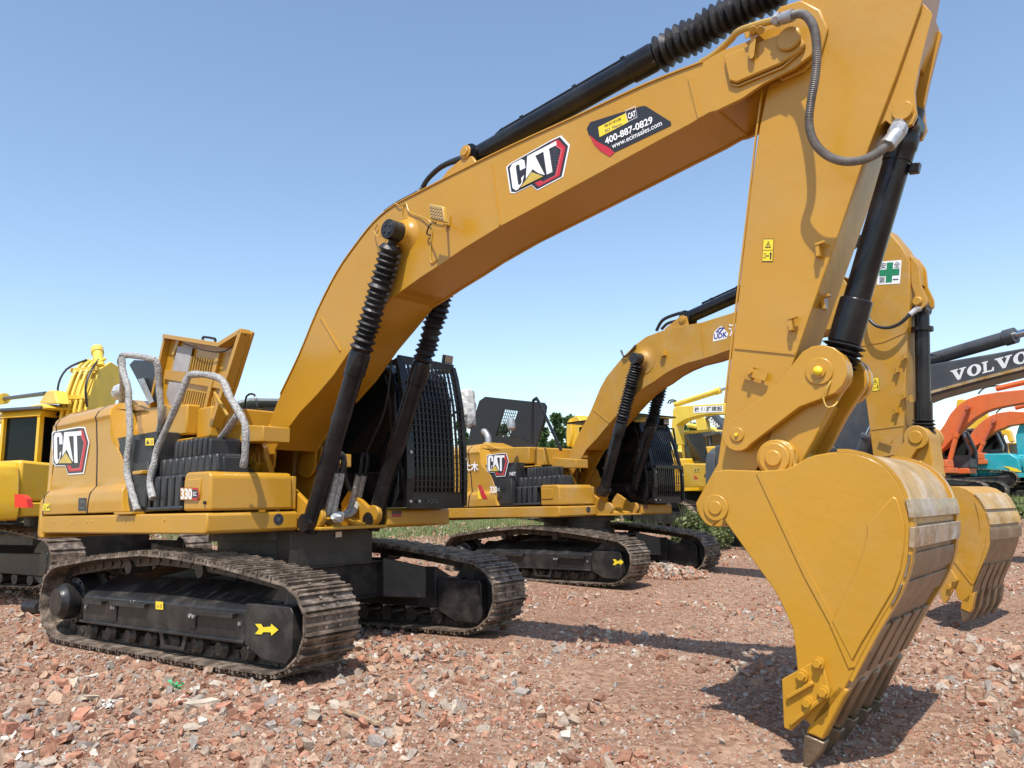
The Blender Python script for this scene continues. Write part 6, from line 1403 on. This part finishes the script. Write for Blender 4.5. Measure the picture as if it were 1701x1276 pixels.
# yellow arms left of the second boom
F_, r_, bo = boom_only(945, 27, -20, 'yellow', 'yellow excavator with a folded arm, left of the boom of number 320', [('boom', [(941, 742), (941, 705), (945, 696), (958, 690), (965, 700), (960, 742)], .25), ('stick', [(940, 720), (942, 700), (948, 697), (950, 720), (946, 741), (941, 741)], .35)], ())
# yellow booms beyond the orange machines
for u, d_, lab, pl in ((1594, 48, 'yellow excavator far off, its arm tip over the higher orange boom', [(1588, 674), (1590, 664), (1600, 663), (1604, 668), (1598, 690), (1610, 720), (1604, 722), (1592, 690)]),
                       (1632, 52, 'yellow excavator far off, its boom between the two orange booms', [(1615, 716), (1604, 700), (1612, 698), (1624, 690), (1636, 686), (1644, 696), (1630, 702), (1624, 716)]),
                       (1668, 56, 'yellow excavator far off, its bent arm left of the turquoise boom', [(1652, 722), (1656, 713), (1668, 710), (1677, 716), (1682, 733), (1676, 735), (1672, 722), (1664, 722), (1663, 732), (1656, 732)])):
    boom_only(u, d_, -14, 'yellow', lab, [('boom', pl, .3)], ())

# --- left: yellow excavator turned away, seen from behind
zL = lambda x, y: (x / 3.7545, 560 + y / 3.7545)
o_ = root_at(115, 15.0, .05); UY = 112
r_ = thing('excavator', 'bright yellow excavator turned away at the left edge, red reflector on its tail', 'excavator', o_, 0)
far_tracks(r_, yaw_fn(4))
F_ = Fr(o_, 0); ru = yaw_fn(UY)
far_body(r_, 'yellow', rot=ru, glassm='glass', low=.66, tall=1.12); B().box((-.42, .40, 3.24), (1.2, 1.46, 3.31)).move(ru).build('cab_roof', M['dgrey'], r_, bevel=.02)
b = B(); 
# boom seen from behind: two side plates, pipes, upper cylinder
for y in (-.28, .28): b.prism([(0, 1.6), (-.2, 2.2), (.0, 3.4), (.25, 4.1), (.55, 4.3), (.9, 4.2), (.75, 3.5), (.5, 2.8), (.4, 1.7)], y - .03, y + .03)
b.prism([(0.05, 1.6), (-.15, 2.2), (.05, 3.38), (.3, 4.05), (.55, 4.25), (.85, 4.15), (.7, 3.5), (.4, 1.7)], -.25, .25)
bo = b.move(ru).build('boom', M['lemon'], r_, bevel=.01)
b = B()
for y in (-.2, -.08, .06, .2): b.tube([(-.24, y, 2.2), (-.12, y, 2.95), (-.02, y, 3.5), (.22, y, 4.15), (.5, y, 4.36)], .035, 8, 3)
for z_, x_ in ((2.9, -.12), (3.5, -.03), (4.1, .2)): b.box((x_ - .04, -.32, z_ - .04), (x_ + .04, .32, z_ + .04))
b.move(ru).build('oil_pipe', M['lemon'], bo)
b = B().lathe((.35, -.22, 4.15), (.62, .12, 4.62), [(0, .10), (.75, .10), (.76, .12), (1, .12)], 18); b.move(ru).build('arm_cylinder', M['lemon'], r_)
for y in (-.52, .52): B().lathe((.5, y, 1.5), (.15, y, 3.3), [(0, .1), (1, .1)], 14).move(ru).build('boom_cylinder', M['lemon'], r_)
b = B().lathe((.2, .52, 2.75), (.1, .52, 3.35), [(t_ / 16, .09 if t_ % 2 else .14) for t_ in range(17)], 14); b.move(ru).build('bellows', M['rubber'], r_)
b = B()
for y, a_ in ((-.3, -.05), (.3, .0)): b.tube([(.0, y, 3.3), (-.1, y * 1.1, 3.7), (.05, y, 4.1 + a_), (.4, y * .5, 4.35)], .022, 6, 4)
b.move(ru).build('hose', M['hose'], bo)
FU = Fr(o_, UY); rp = [FU.X(u, v, -3.13) for u, v in ((24, 843), (46.5, 843.5), (44, 829), (36, 822), (24, 821))]
b = B().loft([ru(p_) for p_ in rp], [ru(p_ + np.array([.10, 0, 0])) for p_ in rp]); b.build('reflector', M['reflector'], r_)
# left edge: boom with maker's letters
o_ = root_at(-40, 19); F_ = Fr(o_, -8); r_ = thing('excavator', 'pale yellow excavator cut by the left edge, letters SU on its boom', 'excavator', o_, -8)
far_tracks(r_, lambda v: v); far_body(r_, 'lemon')
bo = B().prism(F_.xz([zL(*q) for q in ((-700, 430), (-300, 450), (0, 467), (80, 452), (130, 440), (250, 415), (300, 440), (180, 475), (68, 525), (30, 538), (0, 530), (-300, 540), (-700, 620))], -.22), -.22, .22).build('boom', M['lemon'], r_, bevel=.02)
q = B().prism(F_.xz([zL(*q) for q in ((240, 412), (285, 345), (312, 330), (338, 338), (352, 415))], -.12), -.12, .12).build('boom_bracket', M['lemon'], bo, bevel=.02)
A_, C_ = F_.Y(*zL(-300, 420), 0), F_.Y(*zL(28, 384), 0); E_ = F_.Y(*zL(285, 352), 0)
b = B().lathe(A_, C_, [(0, .1), (.9, .1), (.92, .13), (1, .13)], 14).build('arm_cylinder', M['lemon'], r_); B().cyl(C_, E_, .045, n=10).build('piston_rod', M['dgrey'], b)
D = Decal(*on_y(F_, -.222, zL(-8, 516), zL(50, 512), zL(-8, 486))); D.text('SU', 0, 0, 1, 1, M['navy'], 0, bold=.04); D.build('maker_lettering', bo)

# --- grey roofed shed far behind
o_ = root_at(445, 34); F_ = Fr(o_, -4); sh_ = thing('shed', 'low shed with a grey sheet roof behind the largest excavator', 'shed', o_, -4)
zr = F_.Y(440, 668, 0)[2]
b = B(); b.add([(-6, -3, zr - .9), (3.2, -3, zr - .5), (3.2, 3, zr - .02), (-6, 3, zr - .4), (-6, -3, zr - 1.0), (3.2, -3, zr - .6), (3.2, 3, zr - .1), (-6, 3, zr - .5)], [(0, 1, 2, 3), (7, 6, 5, 4), (0, 4, 5, 1), (1, 5, 6, 2), (2, 6, 7, 3), (3, 7, 4, 0)]); b.build('roof', M['roof'], sh_)
B().box((-5.8, -2.6, -.5), (3.0, 2.6, zr - 1.05)).build('wall', M['foam'], sh_)

# ================================================================== trees, bushes, weeds
def tree(u, depth, vtop, wpx, label, sd):
    o_ = root_at(u, depth); F_ = Fr(o_, 0); h = F_._p(u, vtop, FWD3, 0)[2]; w_ = wpx / FPX * depth / 2
    t = thing('tree', label, 'tree', o_, 0, group='trees along the far edge of the yard')
    V_, Fc = [], []; base = 0
    for k in range(5):
        zc = h * (.30 + .155 * k); rad = w_ * (1.0 - .12 * k) * rng.uniform(.85, 1.15); n_ = 800
        v, f = leaf_ball((rng.uniform(-.3, .3) * w_, rng.uniform(-.3, .3) * w_, zc), n_, rad, .30, 1.0); V_.append(v); Fc.append(f + base); base += len(v)
    c = np_mesh('crown', np.concatenate(V_), np.concatenate(Fc), M['leaf']); c.parent = t
    b = B(); b.tube([(0, 0, -.3), (.05, 0, h * .3), (-.05, .05, h * .6), (0, 0, h * .9)], [.16 * h / 6, .12 * h / 6, .08 * h / 6, .03], 8, 3)
    for k in range(6): a_ = k * 1.05 + sd; z_ = h * (.3 + .09 * k); b.tube([(0, 0, z_), (math.cos(a_) * w_ * .4, math.sin(a_) * w_ * .4, z_ + h * .08), (math.cos(a_) * w_ * .8, math.sin(a_) * w_ * .8, z_ + h * .12)], [.05, .03, .015], 6, 2)
    b.build('trunk', M['bark'], t)
FWD3 = np.array([-0.583, 0.812, 0.0])
TR = [(772, 62, 700, 34), (800, 66, 706, 40), (835, 64, 704, 40), (862, 60, 700, 36), (884, 58, 694, 34), (905, 62, 688, 38), (928, 60, 686, 36), (948, 64, 690, 34), (1015, 62, 694, 40), (1070, 64, 696, 40), (1105, 60, 700, 36), (1138, 58, 699, 34), (1158, 62, 704, 36), (1212, 60, 700, 40), (1330, 62, 702, 44)]
lab = ['behind the mirror of the largest cab', 'just right of the wrapped mirror', 'behind the raised black hood', 'behind the right part of the black hood', 'right of the raised black hood', 'midway between black hood and second boom', 'left of the second boom', 'touching the second boom on its left',
       'behind the cab of number 320', 'behind the cab guard of number 320', 'left of the painted boom', 'under the boom with painted characters', 'beside the raised black engine cover', 'behind the stick of the largest excavator', 'behind the bucket linkage']
for i, (q, l_) in enumerate(zip(TR, lab)): tree(*q, 'dark green bushy tree ' + l_, i)
def bush(u, v_depth, hpx, wpx, label, n_=900, mat='weed', name='weed_bush', leaf=.035):
    o_ = root_at(u, v_depth); h = hpx / FPX * v_depth; w_ = wpx / FPX * v_depth / 2; t = thing(name, label, 'bush', o_, 0, group='weed bushes round the yard')
    V_, Fc = leaf_ball((0, 0, h * .45), n_, w_, leaf, h / (2 * w_) * 1.1, .2); o = np_mesh('foliage', V_, Fc, M[mat]); o.parent = t
    b = B()
    for k in range(26): a_ = rng.random() * 6.28; r_ = rng.uniform(.2, .9) * w_; hh = h * rng.uniform(.6, 1.15); b.tube([(r_ * .3 * math.cos(a_), r_ * .3 * math.sin(a_), -.05), (r_ * .7 * math.cos(a_), r_ * .7 * math.sin(a_), hh * .6), (r_ * math.cos(a_), r_ * math.sin(a_), hh)], [.008, .006, .003], 4, 2)
    b.build('stem', M['weed'], t)
bush(1150, 16.5, 84, 80, 'tall green weed bush between number 320 and the big bucket', 2600, leaf=.05)
bush(1186, 17, 62, 56, 'low weed bush touching the left side of the big bucket', 1500, leaf=.045)
bush(1122, 17.5, 36, 46, 'low weed bush under the platform of number 320', 1200, leaf=.045)
bush(1640, 26, 34, 46, 'dark weed bush in front of the orange tracks', 1500, leaf=.06)
bush(1668, 25, 24, 40, 'small weed bush under the turquoise excavator', 1100, leaf=.055)
bush(1700, 23, 18, 40, 'weed bush cut by the right edge', 900, leaf=.05)
bush(38, 21, 34, 60, 'weed bush behind the tail of the bright yellow excavator', 1500, leaf=.05)

# ================================================================== loose things on the rubble
G0 = Fr((0, 0, 0), 0)
def gpt(u, v):
    z = 0.0
    for _ in range(12):
        p = G0.Z(u, v, z); z = float(ghn(np.array([p[0]]), np.array([p[1]]))[0])
    return np.array([p[0], p[1], z])
def chunk(name, u, v, size, mat, label, cat, seed, flat=.4, grp=None):
    r_ = np.random.default_rng(seed); p = gpt(u, v); tv, tf = tp[seed % len(tp)]; sc = np.array([size, size * r_.uniform(.6, .9), size * flat]) * .85; a = r_.random() * 6.28
    Rz = np.array([[math.cos(a), -math.sin(a), 0], [math.sin(a), math.cos(a), 0], [0, 0, 1]]); V_ = (tv * sc) @ Rz.T; V_[:, 2] -= V_[:, 2].min() + size * .06
    o = np_mesh(name, V_, tf, M[mat]); o.location = tuple(p); tag(o, label, cat, grp); return o
zf = lambda x, y: (x / 2.7435, 850 + y / 2.7435)
chunk('stone_slab', *zf(920, 900), .20, 'slab', 'largest flat pale slab in the rubble, leaning on a brick piece', 'stone', 3, .35)
chunk('brick_piece', *zf(1015, 905), .12, 'brick', 'long reddish brick piece leaning on the largest pale slab', 'brick', 5, .5)
chunk('stone', *zf(1425, 955), .11, 'slab', 'pale block at the right of the coarse rubble, below the end of the near tread', 'stone', 7, .8)
chunk('stone', *zf(340, 790), .15, 'slab', 'flat pale stone below the rear half of the near tread', 'stone', 8, .4)
chunk('stone', *zf(405, 860), .12, 'slab', 'brownish flat stone left of the green netting', 'stone', 9, .45)
chunk('brick_piece', *zf(290, 805), .10, 'brick', 'red brick piece left of the flat pale stone', 'brick', 4, .7)
chunk('brick_piece', *zf(120, 1035), .10, 'brick', 'square red brick piece near the lower left corner', 'brick', 1, .7)
chunk('brick_piece', *zf(40, 1010), .12, 'brick', 'red brick piece at the left edge above the square one', 'brick', 11, .6)
chunk('brick_piece', *zf(370, 945), .10, 'brick', 'red brick piece in the heap below the netting', 'brick', 13, .7)
chunk('stone', *zf(90, 1115), .14, 'bag', 'white flat shard at the lower left corner', 'stone', 2, .2)
def crumple(name, u, v, w_, h_, mat, label, cat, n_=40, seed=1):
    r_ = np.random.default_rng(seed); p = gpt(u, v); V_ = []; 
    for k in range(n_):
        c_ = r_.normal(size=3) * np.array([w_ * .35, w_ * .22, h_ * .3]); c_[2] = abs(c_[2]); d1 = r_.normal(size=3) * w_ * .22; d2 = r_.normal(size=3) * w_ * .16; d1[2] *= .4; d2[2] *= .5
        V_ += [c_, c_ + d1, c_ + d1 + d2, c_ + d2]
    V_ = np.array(V_); V_[:, 2] = np.clip(V_[:, 2], 0.0, None) + .01
    o = np_mesh(name, V_, np.arange(len(V_)).reshape(-1, 4), M[mat]); o.location = tuple(p); tag(o, label, cat); return o
crumple('netting', *zf(785, 812), .13, .06, 'net', 'torn bright green netting in front of the near tread', 'netting', 60, 1)
crumple('netting', *zf(662, 832), .05, .04, 'net', 'small scrap of green netting left of the larger one', 'netting', 24, 2)
crumple('plastic_bag', *zf(500, 895), .12, .08, 'bag', 'crumpled dirty white plastic on the rubble left of the pale slab', 'bag', 50, 3)
def stick_bit(u0, v0, u1, v1, w_, label, mat='wood'):
    p = gpt(u0, v0) + np.array([0, 0, .03]); q = gpt(u1, v1) + np.array([0, 0, .03]); b = B(); b.bar(p, q, w_, w_ * .5); o = b.build('wood_stick', M[mat]); tag(o, label, 'wood')
stick_bit(572, 1187, 628, 1210, .035, 'splintered wooden stick at the end of the coarse rubble')
stick_bit(1215, 1107, 1245, 1128, .025, 'short grey stick in the shade beside the big bucket')
p = gpt(52, 1018); tag(B().lathe(p + np.array([-.16, 0, .1]), p + np.array([.2, .05, .1]), [(0, .08), (.03, .1), (.97, .1), (1, .08)], 18).build('rubber_roller', M['rubber']), 'black rubber roller lying left of the near tread', 'roller')
